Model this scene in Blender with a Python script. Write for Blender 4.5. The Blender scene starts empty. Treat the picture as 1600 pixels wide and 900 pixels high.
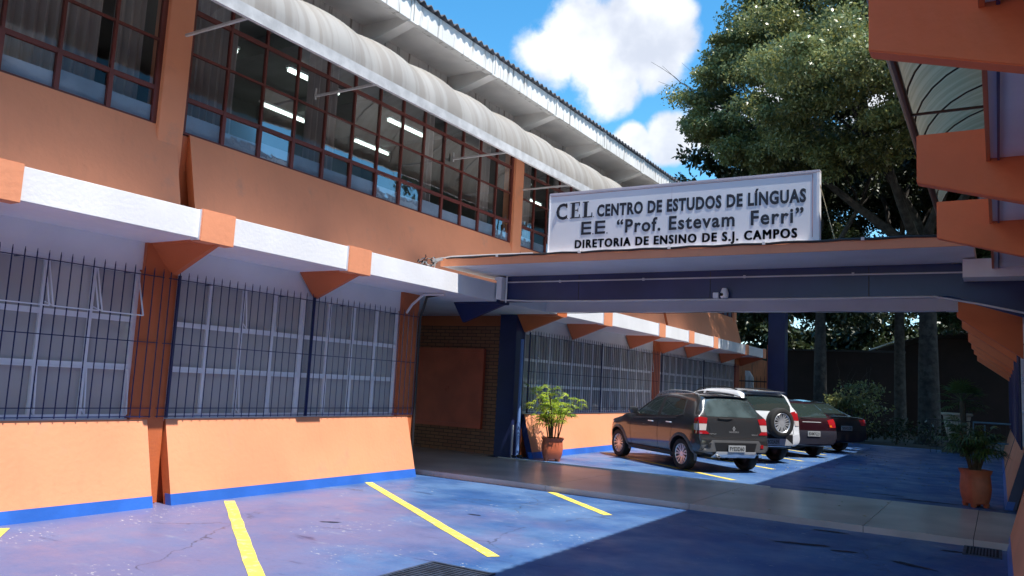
import bpy, bmesh, math, random
import numpy as np
from mathutils import Vector, Matrix
from mathutils.bvhtree import BVHTree
R = math.radians
random.seed(7); rng = np.random.default_rng(7)
sc = bpy.context.scene
COL = sc.collection

# ------------------------------------------------------------------ camera
cam = bpy.data.objects.new('camera', bpy.data.cameras.new('camera'))
COL.objects.link(cam); sc.camera = cam
cam.data.sensor_width = 36; cam.data.lens = 36*1243.0/1600
cam.data.clip_start = .05; cam.data.clip_end = 2000
M = [[0.85393, -0.01799, -0.52008], [0.51788, 0.12726, 0.84593], [0.05097, -0.99171, 0.11799]]
mw = Matrix.Identity(4)
for i in range(3):
    mw[i][0] = M[i][0]; mw[i][1] = -M[i][1]; mw[i][2] = -M[i][2]
mw[2][3] = 1.6
cam.matrix_world = mw

# ------------------------------------------------------------------ sun, sky, exposure
SUN = Vector((0.44, -0.085, 1.0)).normalized()
sl = bpy.data.lights.new('sun', 'SUN'); sl.energy = 4.0; sl.angle = R(.5); sl.color = (1, .955, .88)
so = bpy.data.objects.new('sun', sl); COL.objects.link(so)
so.rotation_euler = SUN.to_track_quat('Z', 'Y').to_euler(); so.location = (10, 0, 30)
world = bpy.data.worlds.new('World'); sc.world = world; world.use_nodes = True
nt = world.node_tree; nt.nodes.clear()
def N(nt, t, **k):
    n = nt.nodes.new(t)
    for a, v in k.items(): setattr(n, a, v)
    return n
def mth(nt, op, a, b=None, c=None, clamp=False):
    n = N(nt, 'ShaderNodeMath', operation=op, use_clamp=clamp)
    for i, v in enumerate((a, b, c)):
        if v is None: continue
        if isinstance(v, (int, float)): n.inputs[i].default_value = v
        else: nt.links.new(v, n.inputs[i])
    return n.outputs[0]
def vmth(nt, op, a, b=None):
    n = N(nt, 'ShaderNodeVectorMath', operation=op)
    for i, v in enumerate((a, b)):
        if v is None: continue
        if isinstance(v, (tuple, list)): n.inputs[i].default_value = v
        else: nt.links.new(v, n.inputs[i])
    return n
def mixc(nt, f, a, b):
    n = N(nt, 'ShaderNodeMix', data_type='RGBA')
    for k, v in ((0, f), (6, a), (7, b)):
        if isinstance(v, (int, float)): n.inputs[k].default_value = v
        elif isinstance(v, (tuple, list)): n.inputs[k].default_value = (*v[:3], 1)
        else: nt.links.new(v, n.inputs[k])
    return n.outputs[2]
def smooth(nt, v, a, b):
    n = N(nt, 'ShaderNodeMapRange', interpolation_type='SMOOTHSTEP')
    nt.links.new(v, n.inputs[0]); n.inputs[1].default_value = a; n.inputs[2].default_value = b
    return n.outputs[0]
sky = N(nt, 'ShaderNodeTexSky', sky_type='NISHITA', sun_disc=False)
sky.sun_elevation = math.asin(SUN.z); sky.sun_rotation = math.atan2(SUN.x, SUN.y)
sky.altitude = 650; sky.dust_density = .3; sky.ozone_density = 2.0; sky.air_density = 1.0
hsv = N(nt, 'ShaderNodeHueSaturation'); hsv.inputs['Saturation'].default_value = 1.32; hsv.inputs['Hue'].default_value = .487; hsv.inputs['Value'].default_value = 1.14
nt.links.new(sky.outputs[0], hsv.inputs['Color'])
tc = N(nt, 'ShaderNodeTexCoord')
nz = N(nt, 'ShaderNodeTexNoise'); nz.inputs['Scale'].default_value = 7.5; nz.inputs['Detail'].default_value = 9; nz.inputs['Roughness'].default_value = .58
nt.links.new(tc.outputs['Generated'], nz.inputs['Vector'])
warp = mth(nt, 'MULTIPLY_ADD', nz.outputs[0], 1.9, -.95)
cl = None
for (d, r) in (((-.455, .80, .392), .050), ((-.40, .823, .402), .068), ((-.347, .847, .405), .060), ((-.392, .845, .365), .042), ((-.425, .80, .425), .055), ((-.34, .84, .435), .05),
               ((-.375, .877, .30), .026), ((-.335, .89, .305), .036), ((-.28, .905, .32), .045), ((-.21, .92, .33), .05), ((-.10, .95, .30), .07),
               ((.75, .2, .35), .25), ((.6, -.6, .5), .3), ((-.7, -.55, .5), .2), ((.9, .35, .2), .2)):
    v = Vector(d).normalized()
    dist = vmth(nt, 'DISTANCE', tc.outputs['Generated'], tuple(v)).outputs['Value']
    m = mth(nt, 'SUBTRACT', 1.0, mth(nt, 'DIVIDE', dist, r))
    cl = m if cl is None else mth(nt, 'MAXIMUM', cl, m)
cl = mth(nt, 'ADD', mth(nt, 'MULTIPLY', mth(nt, 'MAXIMUM', cl, -1.2), 1.0), warp)
mask = smooth(nt, cl, -.02, .32)
nz2 = N(nt, 'ShaderNodeTexNoise'); nz2.inputs['Scale'].default_value = 11; nz2.inputs['Detail'].default_value = 5
nt.links.new(tc.outputs['Generated'], nz2.inputs['Vector'])
ccol = mixc(nt, smooth(nt, nz2.outputs[0], .35, .6), (3.2, 3.4, 3.9), (4.8, 4.9, 5.1))
outc = mixc(nt, mth(nt, 'MULTIPLY', mask, .95), hsv.outputs[0], ccol)
bg = N(nt, 'ShaderNodeBackground'); bg.inputs['Strength'].default_value = .118
nt.links.new(outc, bg.inputs[0])
wo = N(nt, 'ShaderNodeOutputWorld'); nt.links.new(bg.outputs[0], wo.inputs[0])
vs = sc.view_settings
vs.view_transform = 'Standard'; vs.look = 'None'; vs.gamma = 1; vs.exposure = 1.0; vs.use_curve_mapping = False
sc.cycles.max_bounces = 6; sc.cycles.transparent_max_bounces = 12; sc.cycles.glossy_bounces = 3; sc.cycles.transmission_bounces = 4
sc.cycles.caustics_reflective = False; sc.cycles.caustics_refractive = False

# ------------------------------------------------------------------ materials
MATS = {}
def mat(name, col, rough=.6, metal=0., var=.12, vscale=1.5, bump=.15, bscale=60, spec=.5, col2=None, c2scale=3, c2range=(.5, .7), streak=0, coat=0, emit=None, trans=0, transl=None, alpha=None, spots=None):
    if name in MATS: return MATS[name]
    m = bpy.data.materials.new(name); m.use_nodes = True; MATS[name] = m
    nt = m.node_tree; b = nt.nodes['Principled BSDF']
    tc = N(nt, 'ShaderNodeTexCoord'); geo = N(nt, 'ShaderNodeNewGeometry')
    P = geo.outputs['Position']
    c = (*col, 1)
    base = None
    if var or col2 or streak or spots:
        n1 = N(nt, 'ShaderNodeTexNoise'); n1.inputs['Scale'].default_value = vscale; n1.inputs['Detail'].default_value = 5; nt.links.new(P, n1.inputs['Vector'])
        d = tuple(x*(1-var) for x in col); l = tuple(min(1, x*(1+var)) for x in col)
        base = mixc(nt, smooth(nt, n1.outputs[0], .3, .7), d, l)
        if col2:
            n2 = N(nt, 'ShaderNodeTexNoise'); n2.inputs['Scale'].default_value = c2scale; n2.inputs['Detail'].default_value = 8; n2.inputs['Roughness'].default_value = .65; nt.links.new(P, n2.inputs['Vector'])
            base = mixc(nt, smooth(nt, n2.outputs[0], *c2range), base, col2)
        if streak:
            mp = N(nt, 'ShaderNodeMapping'); mp.inputs['Scale'].default_value = (7, 7, .8); nt.links.new(P, mp.inputs[0])
            n3 = N(nt, 'ShaderNodeTexNoise'); n3.inputs['Scale'].default_value = 1.6; n3.inputs['Detail'].default_value = 6; nt.links.new(mp.outputs[0], n3.inputs['Vector'])
            f = mth(nt, 'MULTIPLY', smooth(nt, n3.outputs[0], .52, .72), streak)
            base = mixc(nt, f, base, (.12, .09, .06))
        if spots:
            n4 = N(nt, 'ShaderNodeTexNoise'); n4.inputs['Scale'].default_value = 26; n4.inputs['Detail'].default_value = 3; nt.links.new(P, n4.inputs['Vector'])
            base = mixc(nt, smooth(nt, n4.outputs[0], .70, .74), base, spots)
        nt.links.new(base, b.inputs['Base Color'])
    else: b.inputs['Base Color'].default_value = c
    b.inputs['Roughness'].default_value = rough; b.inputs['Metallic'].default_value = metal
    b.inputs['Specular IOR Level'].default_value = spec; b.inputs['Coat Weight'].default_value = coat
    b.inputs['Coat Roughness'].default_value = .04
    if bump:
        nb = N(nt, 'ShaderNodeTexNoise'); nb.inputs['Scale'].default_value = bscale; nb.inputs['Detail'].default_value = 4; nt.links.new(P, nb.inputs['Vector'])
        bn = N(nt, 'ShaderNodeBump'); bn.inputs['Strength'].default_value = bump; bn.inputs['Distance'].default_value = .01
        nt.links.new(nb.outputs[0], bn.inputs['Height']); nt.links.new(bn.outputs[0], b.inputs['Normal'])
    if emit:
        b.inputs['Emission Color'].default_value = (*emit[0], 1); b.inputs['Emission Strength'].default_value = emit[1]
    if transl:
        t = N(nt, 'ShaderNodeBsdfTranslucent'); t.inputs[0].default_value = (*transl[0], 1)
        if base is not None and transl[0] is None: nt.links.new(base, t.inputs[0])
        mx = N(nt, 'ShaderNodeMixShader'); mx.inputs[0].default_value = transl[1]
        nt.links.new(b.outputs[0], mx.inputs[1]); nt.links.new(t.outputs[0], mx.inputs[2])
        nt.links.new(mx.outputs[0], nt.nodes['Material Output'].inputs[0])
    return m
def glass(name, tint=(.8, .85, .85), refl=.12, rough=.02, haze_lift=.0, fk=.9):
    if name in MATS: return MATS[name]
    m = bpy.data.materials.new(name); m.use_nodes = True; MATS[name] = m; nt = m.node_tree; nt.nodes.clear()
    t = N(nt, 'ShaderNodeBsdfTransparent'); t.inputs[0].default_value = (*tint, 1)
    g = N(nt, 'ShaderNodeBsdfGlossy'); g.inputs['Roughness'].default_value = rough; g.inputs['Color'].default_value = (.9, .93, .95, 1)
    fr = N(nt, 'ShaderNodeFresnel'); fr.inputs[0].default_value = 1.5
    geo = N(nt, 'ShaderNodeNewGeometry')
    nb = N(nt, 'ShaderNodeTexNoise'); nb.inputs['Scale'].default_value = 3; nt.links.new(geo.outputs['Position'], nb.inputs['Vector'])
    bn = N(nt, 'ShaderNodeBump'); bn.inputs['Strength'].default_value = .05; bn.inputs['Distance'].default_value = .05
    nt.links.new(nb.outputs[0], bn.inputs['Height']); nt.links.new(bn.outputs[0], g.inputs['Normal'])
    f = mth(nt, 'MULTIPLY_ADD', fr.outputs[0], fk, refl, clamp=True)
    mx = N(nt, 'ShaderNodeMixShader'); nt.links.new(f, mx.inputs[0]); nt.links.new(t.outputs[0], mx.inputs[1]); nt.links.new(g.outputs[0], mx.inputs[2])
    last = mx.outputs[0]
    if haze_lift:
        d = N(nt, 'ShaderNodeBsdfDiffuse'); d.inputs[0].default_value = (.85, .84, .82, 1)
        m2 = N(nt, 'ShaderNodeMixShader'); m2.inputs[0].default_value = haze_lift
        nt.links.new(last, m2.inputs[1]); nt.links.new(d.outputs[0], m2.inputs[2]); last = m2.outputs[0]
    o = N(nt, 'ShaderNodeOutputMaterial'); nt.links.new(last, o.inputs[0])
    return m

ORANGE = mat('orange_paint', (.77, .30, .155), rough=.6, var=.07, vscale=.8, bump=.35, bscale=18, col2=(.58, .27, .17), c2scale=1.6, c2range=(.56, .80), streak=.05)
ORANGE_D = mat('deep_orange_paint', (.56, .145, .05), rough=.45, var=.10, vscale=1.2, bump=.25, bscale=30)
WHITE = mat('white_paint', (.78, .78, .80), rough=.5, var=.05, bump=.3, bscale=22)
WHITE_S = mat('stained_white_paint', (.74, .73, .70), rough=.6, var=.10, bump=.3, bscale=20, streak=.75)
SOFF = mat('weathered_soffit', (.82, .80, .77), rough=.7, var=.14, vscale=1.1, bump=.3, bscale=20)
NAVY = mat('navy_paint', (.022, .032, .11), rough=.35, var=.15, bump=.15, bscale=20)
BLUEBASE = mat('blue_skirting', (.03, .13, .50), rough=.35, var=.15, bump=.2, bscale=30)
MAROON = mat('maroon_metal', (.13, .028, .022), rough=.4, var=.15, bump=.1)
WMETAL = mat('white_metal', (.84, .85, .88), rough=.35, var=.05, bump=.05)
GMETAL = mat('grey_metal', (.45, .45, .46), rough=.4, var=.2, bump=.1, metal=.3)
BARS = mat('navy_bars', (.012, .022, .09), rough=.25, var=.1, bump=0)
GLASS = glass('window_glass', (.72, .75, .76), .01, fk=.26)
GLASSL = glass('lower_window_glass', (.95, .96, .97), .02, .05, haze_lift=.42)  # hazy panes, whitened further to brighten the curtains behind
CURT = mat('curtain', (.48, .43, .41), rough=.9, var=.1, bump=0)
CURTL = mat('pale_curtain', (.93, .88, .80), rough=.9, var=.08, vscale=9, bump=0, streak=.45)  # vertical streaks are fold shading painted into the cloth
FILM = mat('frosted_film', (.36, .44, .58), rough=.25, var=.25, vscale=1.0, bump=0)
INT = mat('interior_wall', (.17, .165, .16), rough=.9, bump=0)
INTD = mat('interior_ceiling', (.24, .24, .24), rough=.9, bump=0)
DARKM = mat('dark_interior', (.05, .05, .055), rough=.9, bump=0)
LAMP = mat('fluorescent_tube', (.9, .95, .9), emit=((.82, 1, .9), 2.0), var=0, bump=0)
TILE = mat('fibre_cement_roof', (.10, .10, .11), rough=.9, var=.3, vscale=6, bump=.4)
YEL = mat('yellow_line_paint', (.80, .62, .10), rough=.5, var=.08, vscale=3, bump=.15, col2=(.40, .38, .30), c2scale=11, c2range=(.50, .68))
TERRA = mat('terracotta', (.52, .12, .05), rough=.5, var=.12, vscale=8, bump=.2)
SOIL = mat('soil', (.03, .022, .015), rough=1)
BLACK = mat('black_rubber', (.012, .012, .012), rough=.8, var=.1, bump=.1)
CABLE = mat('black_cable', (.015, .015, .017), rough=.5, var=0, bump=0)
PIPE = mat('pvc_pipe', (.62, .60, .60), rough=.4, var=.1, bump=.05)

def brick_mat():
    m = bpy.data.materials.new('brickwork'); m.use_nodes = True; nt = m.node_tree; b = nt.nodes['Principled BSDF']
    geo = N(nt, 'ShaderNodeNewGeometry'); sx = N(nt, 'ShaderNodeSeparateXYZ'); nt.links.new(geo.outputs['Position'], sx.inputs[0])
    cb = N(nt, 'ShaderNodeCombineXYZ'); nt.links.new(mth(nt, 'ADD', sx.outputs[0], sx.outputs[1]), cb.inputs[0]); nt.links.new(sx.outputs[2], cb.inputs[1])
    br = N(nt, 'ShaderNodeTexBrick'); br.inputs['Scale'].default_value = 1; br.inputs['Brick Width'].default_value = .24; br.inputs['Row Height'].default_value = .075; br.inputs['Mortar Size'].default_value = .008
    br.inputs['Color1'].default_value = (.42, .19, .10, 1); br.inputs['Color2'].default_value = (.34, .14, .08, 1); br.inputs['Mortar'].default_value = (.10, .07, .05, 1)
    nt.links.new(cb.outputs[0], br.inputs[0]); nt.links.new(br.outputs[0], b.inputs['Base Color'])
    bn = N(nt, 'ShaderNodeBump'); bn.inputs['Strength'].default_value = .5; bn.inputs['Distance'].default_value = .01; bn.invert = True
    nt.links.new(br.outputs[1], bn.inputs['Height']); nt.links.new(bn.outputs[0], b.inputs['Normal']); b.inputs['Roughness'].default_value = .8
    return m
BRICK = brick_mat()

def floor_mat():
    m = bpy.data.materials.new('painted_concrete_floor'); m.use_nodes = True; nt = m.node_tree; b = nt.nodes['Principled BSDF']
    geo = N(nt, 'ShaderNodeNewGeometry'); P = geo.outputs['Position']
    def noise(scale, det=6, rough=.6, stretch=None):
        n = N(nt, 'ShaderNodeTexNoise'); n.inputs['Scale'].default_value = scale; n.inputs['Detail'].default_value = det; n.inputs['Roughness'].default_value = rough
        if stretch:
            mp = N(nt, 'ShaderNodeMapping'); mp.inputs['Scale'].default_value = stretch; mp.inputs['Rotation'].default_value = (0, 0, .5); nt.links.new(P, mp.inputs[0]); nt.links.new(mp.outputs[0], n.inputs['Vector'])
        else: nt.links.new(P, n.inputs['Vector'])
        return n.outputs[0]
    c = mixc(nt, smooth(nt, noise(.9), .35, .65), (.030, .090, .25), (.085, .17, .34))
    # faded violet-grey wear where cars stand near the left wall
    sx = N(nt, 'ShaderNodeSeparateXYZ'); nt.links.new(P, sx.inputs[0])
    near = mth(nt, 'MULTIPLY', smooth(nt, sx.outputs[1], 9.8, 7.2), smooth(nt, sx.outputs[0], -2.5, -5.5))
    wear = mth(nt, 'ADD', mth(nt, 'MULTIPLY', near, .42), noise(.75, 7, .62))
    c = mixc(nt, mth(nt, 'MULTIPLY', smooth(nt, wear, .62, .98), .85), c, (.15, .145, .27))
    c = mixc(nt, mth(nt, 'MULTIPLY', smooth(nt, noise(1.6, 8, .7, (1, 3.2, 1)), .58, .74), .55), c, (.24, .27, .36))
    c = mixc(nt, mth(nt, 'MULTIPLY', smooth(nt, noise(.9, 8, .68, (1, 3.5, 1)), .60, .70), .7), c, (.018, .03, .09))
    chips = mth(nt, 'MULTIPLY', smooth(nt, noise(12, 4, .65, (1, 2.4, 1)), .63, .66), smooth(nt, noise(1.1), .54, .60))
    c = mixc(nt, chips, c, (.62, .60, .55))
    wv = vmth(nt, 'ADD', P, None); nw = N(nt, 'ShaderNodeTexNoise'); nw.inputs['Scale'].default_value = 2.5; nw.inputs['Detail'].default_value = 6; nt.links.new(P, nw.inputs['Vector'])
    sc_n = vmth(nt, 'SCALE', nw.outputs['Color']); sc_n.inputs['Scale'].default_value = .5; nt.links.new(sc_n.outputs[0], wv.inputs[1])
    vo = N(nt, 'ShaderNodeTexVoronoi', feature='DISTANCE_TO_EDGE'); vo.inputs['Scale'].default_value = .38; nt.links.new(wv.outputs[0], vo.inputs['Vector'])
    crack = mth(nt, 'MULTIPLY', smooth(nt, vo.outputs[0], .0045, .0015), smooth(nt, noise(.7), .45, .55))
    c = mixc(nt, mth(nt, 'MULTIPLY', crack, .7), c, (.03, .035, .06))
    c = mixc(nt, mth(nt, 'MULTIPLY', smooth(nt, noise(42, 4, .7), .52, .75), .35), c, (.03, .05, .12))
    nt.links.new(c, b.inputs['Base Color'])
    ro = N(nt, 'ShaderNodeMapRange'); nt.links.new(noise(2.2), ro.inputs[0]); ro.inputs[1].default_value = .3; ro.inputs[2].default_value = .7; ro.inputs[3].default_value = .30; ro.inputs[4].default_value = .60
    nt.links.new(ro.outputs[0], b.inputs['Roughness']); b.inputs['Specular IOR Level'].default_value = .4
    bn = N(nt, 'ShaderNodeBump'); bn.inputs['Strength'].default_value = .25; bn.inputs['Distance'].default_value = .01
    nt.links.new(noise(14, 8), bn.inputs['Height']); nt.links.new(bn.outputs[0], b.inputs['Normal'])
    return m
FLOOR = floor_mat()
WALK = mat('polished_concrete', (.58, .50, .45), rough=.28, var=.15, vscale=1.3, bump=.12, bscale=12, col2=(.16, .14, .14), c2scale=2.2, c2range=(.6, .95), spec=.55)
GROUND = mat('bare_earth', (.06, .05, .038), rough=1, var=.3)

# ------------------------------------------------------------------ mesh helpers
class MB:
    def __init__(s): s.v = []; s.f = []; s.mi = []; s.mats = []
    def m(s, mt):
        if mt not in s.mats: s.mats.append(mt)
        return s.mats.index(mt)
    def add(s, vs, fs, mt):
        o = len(s.v); s.v += [tuple(v) for v in vs]; k = s.m(mt)
        for f in fs: s.f.append(tuple(i+o for i in f)); s.mi.append(k)
    def box(s, a, b, mt, ch=0):
        x0, y0, z0 = (min(a[i], b[i]) for i in range(3)); x1, y1, z1 = (max(a[i], b[i]) for i in range(3))
        vs = [(x, y, z) for x in (x0, x1) for y in (y0, y1) for z in (z0, z1)]
        s.add(vs, [(0, 1, 3, 2), (4, 6, 7, 5), (0, 4, 5, 1), (2, 3, 7, 6), (0, 2, 6, 4), (1, 5, 7, 3)], mt)
    def prism(s, pts, d, mt, endmt=None):   # pts: loop of 3D points, d: extrusion vector
        n = len(pts); P = [Vector(p) for p in pts]; D = Vector(d)
        vs = P + [p+D for p in P]
        s.add(vs, [(i, (i+1) % n, n+(i+1) % n, n+i) for i in range(n)], mt)
        o = len(s.v)-2*n; k = s.m(endmt or mt)
        s.f.append(tuple(o+i for i in reversed(range(n)))); s.mi.append(k)
        s.f.append(tuple(o+n+i for i in range(n))); s.mi.append(k)
    def tube(s, pts, r, mt, n=8, cap=True):
        P = [Vector(p) for p in pts]; rs = r if isinstance(r, (list, tuple)) else [r]*len(P)
        o = len(s.v); k = s.m(mt); prev = None
        for i, p in enumerate(P):
            t = (P[min(i+1, len(P)-1)]-P[max(i-1, 0)]).normalized()
            if prev is None:
                a = t.orthogonal().normalized()
            else: a = (prev - t*prev.dot(t)).normalized()
            prev = a; b = t.cross(a)
            for j in range(n):
                w = 2*math.pi*j/n; s.v.append(tuple(p+a*(math.cos(w)*rs[i])+b*(math.sin(w)*rs[i])))
        for i in range(len(P)-1):
            for j in range(n):
                s.f.append((o+i*n+j, o+i*n+(j+1) % n, o+(i+1)*n+(j+1) % n, o+(i+1)*n+j)); s.mi.append(k)
        if cap:
            s.f.append(tuple(o+j for j in reversed(range(n)))); s.mi.append(k)
            e = o+(len(P)-1)*n; s.f.append(tuple(e+j for j in range(n))); s.mi.append(k)
    def lathe(s, prof, c, mt, n=24, sq=0, rot=0):  # prof: (r,z)
        o = len(s.v); k = s.m(mt)
        for r, z in prof:
            for j in range(n):
                w = 2*math.pi*j/n
                q = 1.0
                if sq: q = 1/((abs(math.cos(w))**sq+abs(math.sin(w))**sq)**(1/sq))
                s.v.append((c[0]+r*q*math.cos(w+rot), c[1]+r*q*math.sin(w+rot), c[2]+z))
        for i in range(len(prof)-1):
            for j in range(n):
                s.f.append((o+i*n+j, o+i*n+(j+1) % n, o+(i+1)*n+(j+1) % n, o+(i+1)*n+j)); s.mi.append(k)
    def build(s, name, parent=None, smooth=False, bevel=0, label=None):
        me = bpy.data.meshes.new(name); me.from_pydata(s.v, [], s.f)
        for m in s.mats: me.materials.append(m)
        me.polygons.foreach_set('material_index', s.mi)
        bm = bmesh.new(); bm.from_mesh(me); bmesh.ops.recalc_face_normals(bm, faces=bm.faces)
        if bevel:
            bmesh.ops.bevel(bm, geom=[e for e in bm.edges if e.is_manifold and e.calc_face_angle(0) > .4], offset=bevel, segments=2, affect='EDGES', clamp_overlap=True)
        bm.to_mesh(me); bm.free()
        if smooth:
            me.polygons.foreach_set('use_smooth', [True]*len(me.polygons))
            if smooth != 'all': me.set_sharp_from_angle(angle=R(35))
        o = bpy.data.objects.new(name, me); COL.objects.link(o)
        if parent is not None: attach(o, parent)
        if label: o['label'] = label
        return o
def attach(o, p):
    o.parent = p; o.matrix_parent_inverse = Matrix.Translation(-abs_loc(p)) if p.type == 'EMPTY' or True else Matrix()
def abs_loc(p):
    v = Vector(p.location)
    return v
def thing(name, label, cat, loc=(0, 0, 0), group=None):
    o = bpy.data.objects.new(name, None); o.empty_display_size = .2; COL.objects.link(o); o.location = loc
    return tag(o, label, cat, group)
def tag(o, label, cat, group=None):
    o['label'] = label; o['category'] = cat
    if group: o['group'] = group
    return o
def struct(o): o['kind'] = 'structure'; return o
def stuff(o): o['kind'] = 'stuff'; return o

# ------------------------------------------------------------------ ground
FZ = .08     # level of the walkway and of the floor beyond it
b = MB(); b.box((-500, -500, -.3), (500, 500, -.02), GROUND); struct(b.build('ground'))
b = MB(); b.box((-8.6, -14, -.1), (.6, 10.85, 0), FLOOR); struct(b.build('courtyard_floor'))
b = MB(); b.box((-9.0, 13.95, -.1), (.6, 31, FZ), FLOOR); struct(b.build('rear_courtyard_floor'))
b = MB()
cuts = [-14, -10.2, -8.0, -5.9, -3.65, -1.45, -.28, 1.6, 6]
for a, c in zip(cuts, cuts[1:]): b.box((a+.004, 10.85, -.1), (c-.004, 13.947, FZ), WALK)
b.box((-14, 10.86, -.1), (6, 13.94, FZ-.008), DARKM)
b.box((-14, 13.94, -.1), (-8.45, 15, FZ), WALK)
struct(b.build('walkway'))
b = MB(); b.tube([(-8.7, 13.95, FZ+.002), (-6, 13.95, FZ+.002), (-3.3, 13.95, FZ+.002)], .018, mat('pale_mortar', (.6, .58, .55), rough=.8), n=6); struct(b.build('floor_joint'))
# yellow parking lines, painted
def line(x0, y0, x1, y1, z, w=.125):
    d = Vector((x1-x0, y1-y0, 0)).normalized(); n = Vector((-d.y, d.x, 0))*w/2
    b = MB(); k = 14; L = []; Rr = []
    for i in range(k+1):
        t = i/k; p = Vector((x0+(x1-x0)*t, y0+(y1-y0)*t, z)); j = random.uniform(-.012, .012)
        L.append(p+n*(1+j*8)); Rr.append(p-n*(1-j*8))
    vs = L+Rr; b.add(vs, [(i, i+1, k+1+i+1, k+1+i) for i in range(k)], YEL)
    struct(b.build('parking_line'))
for y in (-1.3, 1.37, 4.12, 6.72, 9.38):
    line(-8.0, y, -4.72, y-2.40, .004) if y < 9 else line(-8.13, y, -4.0, y-2.96, .004)
line(-5.75, 10.78, -4.24, 9.50, .004)
for y in (14.4+2.95*i for i in range(0, 5)):
    line(-8.0, y+3.05, -4.05, y+.05, FZ+.004)

# ------------------------------------------------------------------ buildings
def curtain(b, x, y0, y1, z0, z1, mt, amp=.03, wl=.11, seed=0, dx=0):
    n = max(6, int((y1-y0)/.022)); rr = random.Random(seed*13+int(y0*100)); ph = rr.uniform(0, 6); vs = []
    for i in range(n+1):
        y = y0+(y1-y0)*i/n; xx = x+amp*math.sin(2*math.pi*y/wl+ph+.9*math.sin(y*7))
        vs += [(xx, y, z0), (xx+.3*amp*math.sin(y*31), y, z1)]
    b.add(vs, [(2*i, 2*i+2, 2*i+3, 2*i+1) for i in range(n)], mt)

def leaning_panel(X, y0, y1, xb, xt, z0, z1, parent, name, mt=ORANGE, skirt=None, endmt=ORANGE_D, depth=.14, base=0):
    b = MB()
    s = 1 if X(-1) < X(1) else -1
    pts = [(X(xb), y0, z0), (X(xt), y0, z1), (X(xt-depth), y0, z1), (X(xb-depth), y0, z0)]
    b.prism(pts, (0, y1-y0, 0), mt, endmt)
    o = b.build(name, parent)
    if skirt:
        b = MB(); k = (xt-xb)/(z1-z0); h = .125
        pts = [(X(xb+.004), y0-.004, z0), (X(xb+.004+k*h), y0-.004, z0+h), (X(xb-.1+k*h), y0-.004, z0+h), (X(xb-.1), y0-.004, z0)]
        b.prism(pts, (0, y1-y0+.008, 0), skirt); q = b.build('skirting', parent)
    return o

def window_lower(X, y0, y1, z0, z1, parent, side, tilt=False, seed=0, blue=False):
    """white steel window: frame, glass, curtains"""
    xf = X(-8.50); dx = .02
    n = max(2, round((y1-y0)/.54)); st = (y1-y0)/n
    b = MB()
    zs = [z0, z0+(z1-z0)*.335, z0+(z1-z0)*.66, z1]
    for i, z in enumerate(zs):
        h = .03 if i in (1, 2) else .022
        b.box((xf-dx, y0, z-h), (xf+dx, y1, z+h), WMETAL)
    for i in range(n+1):
        w = .035 if i in (0, n, n//2) else .018
        yy = y0+st*i
        b.box((xf-dx-.004, yy-w, z0), (xf+dx+.004, yy+w, z1), WMETAL)
    w = b.build('window', parent)
    # opening sashes with their stays
    for (za, zb) in ((zs[0], zs[1]), (zs[2], zs[3])):
        b = MB()
        for i in range(n):
            yy = y0+st*i; op = 0
            if tilt and i >= n-3 : op = .17 if za == zs[2] else .05
            elif random.Random(seed+i).random() < .25: op = .06
            m_ = .02; h = (zb-za)-.05
            if i % 2 == 0 and tilt and i >= n-4 and i+1 < n:
                pass
            A = [(X(-8.47), yy+m_, zb-.03), (X(-8.47), yy+st-m_, zb-.03)]
            B = [(X(-8.47+op), yy+m_, zb-.03-math.sqrt(h*h-op*op)), (X(-8.47+op), yy+st-m_, zb-.03-math.sqrt(h*h-op*op))]
            r = .009
            for p, q in ((A[0], A[1]), (B[0], B[1]), (A[0], B[0]), (A[1], B[1])): b.tube([p, q], r, WMETAL, n=4)
            if op: b.tube([(X(-8.49), yy+m_, za+.1), B[0]], .008, WMETAL, n=4)
        b.build('sash', w)
    b = MB()
    for i in range(n):
        for za, zb in zip(zs, zs[1:]): b.add([(X(-8.507), y0+st*i+.02, za+.02), (X(-8.507), y0+st*(i+1)-.02, za+.02), (X(-8.507), y0+st*(i+1)-.02, zb-.02), (X(-8.507), y0+st*i+.02, zb-.02)], [(0, 1, 2, 3)], GLASSL)
    b.build('glass', w)
    b = MB(); rr = random.Random(seed)
    if not blue:
        y = y0
        while y < y1-.1:
            e = min(y1, y+rr.uniform(.7, 1.35))
            curtain(b, X(-8.575), y, e, z0-.05, z1+.05, CURTL, .010, .13, seed); y = e+rr.choice((.0, .08, .16, .26))
    else:
        y = y0
        while y < y1-.1:
            e = min(y1, y+rr.uniform(.25, .6)); curtain(b, X(-8.575), y, e, z0-.05, z1+.05, rr.choice((CURTL, CURTL, mat('blue_curtain', (.05, .08, .25), rough=.9, bump=0))), .03, .13, seed); y = e+rr.choice((.05, .15, .3))
    b.build('curtain', w)
    b = MB(); b.box((X(-8.43), y0, z0-.06), (X(-8.60), y1, z0-.022), WHITE); b.build('sill', w)
    return w

def grille(X, y0, y1, parent, z0=.985, zb=2.62, thick=()):
    b = MB(); x = X(-8.37); n = round((y1-y0)/.121)
    for i in range(n+1):
        y = y0+(y1-y0)*i/n; r = .0066
        b.tube([(x, y, z0), (x, y, zb+.06), (x, y, zb+.10)], [r, r, .002], BARS, n=5)
    for y in thick: b.box((x-.014, y-.014, z0), (x+.014, y+.014, zb+.05), BARS)
    for z in (z0+.015, z0+.11, 1.85, zb): b.box((x-.004, y0-.02, z-.005), (x-.012 if x > X(-8.5) else x+.012, y1+.02, z+.005), BARS)
    for y in np.arange(y0+.6, y1, 1.2): b.tube([(x, y, zb), (X(-8.5), y, zb)], .008, BARS, n=4)
    return b.build('window_grille', parent)

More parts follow.
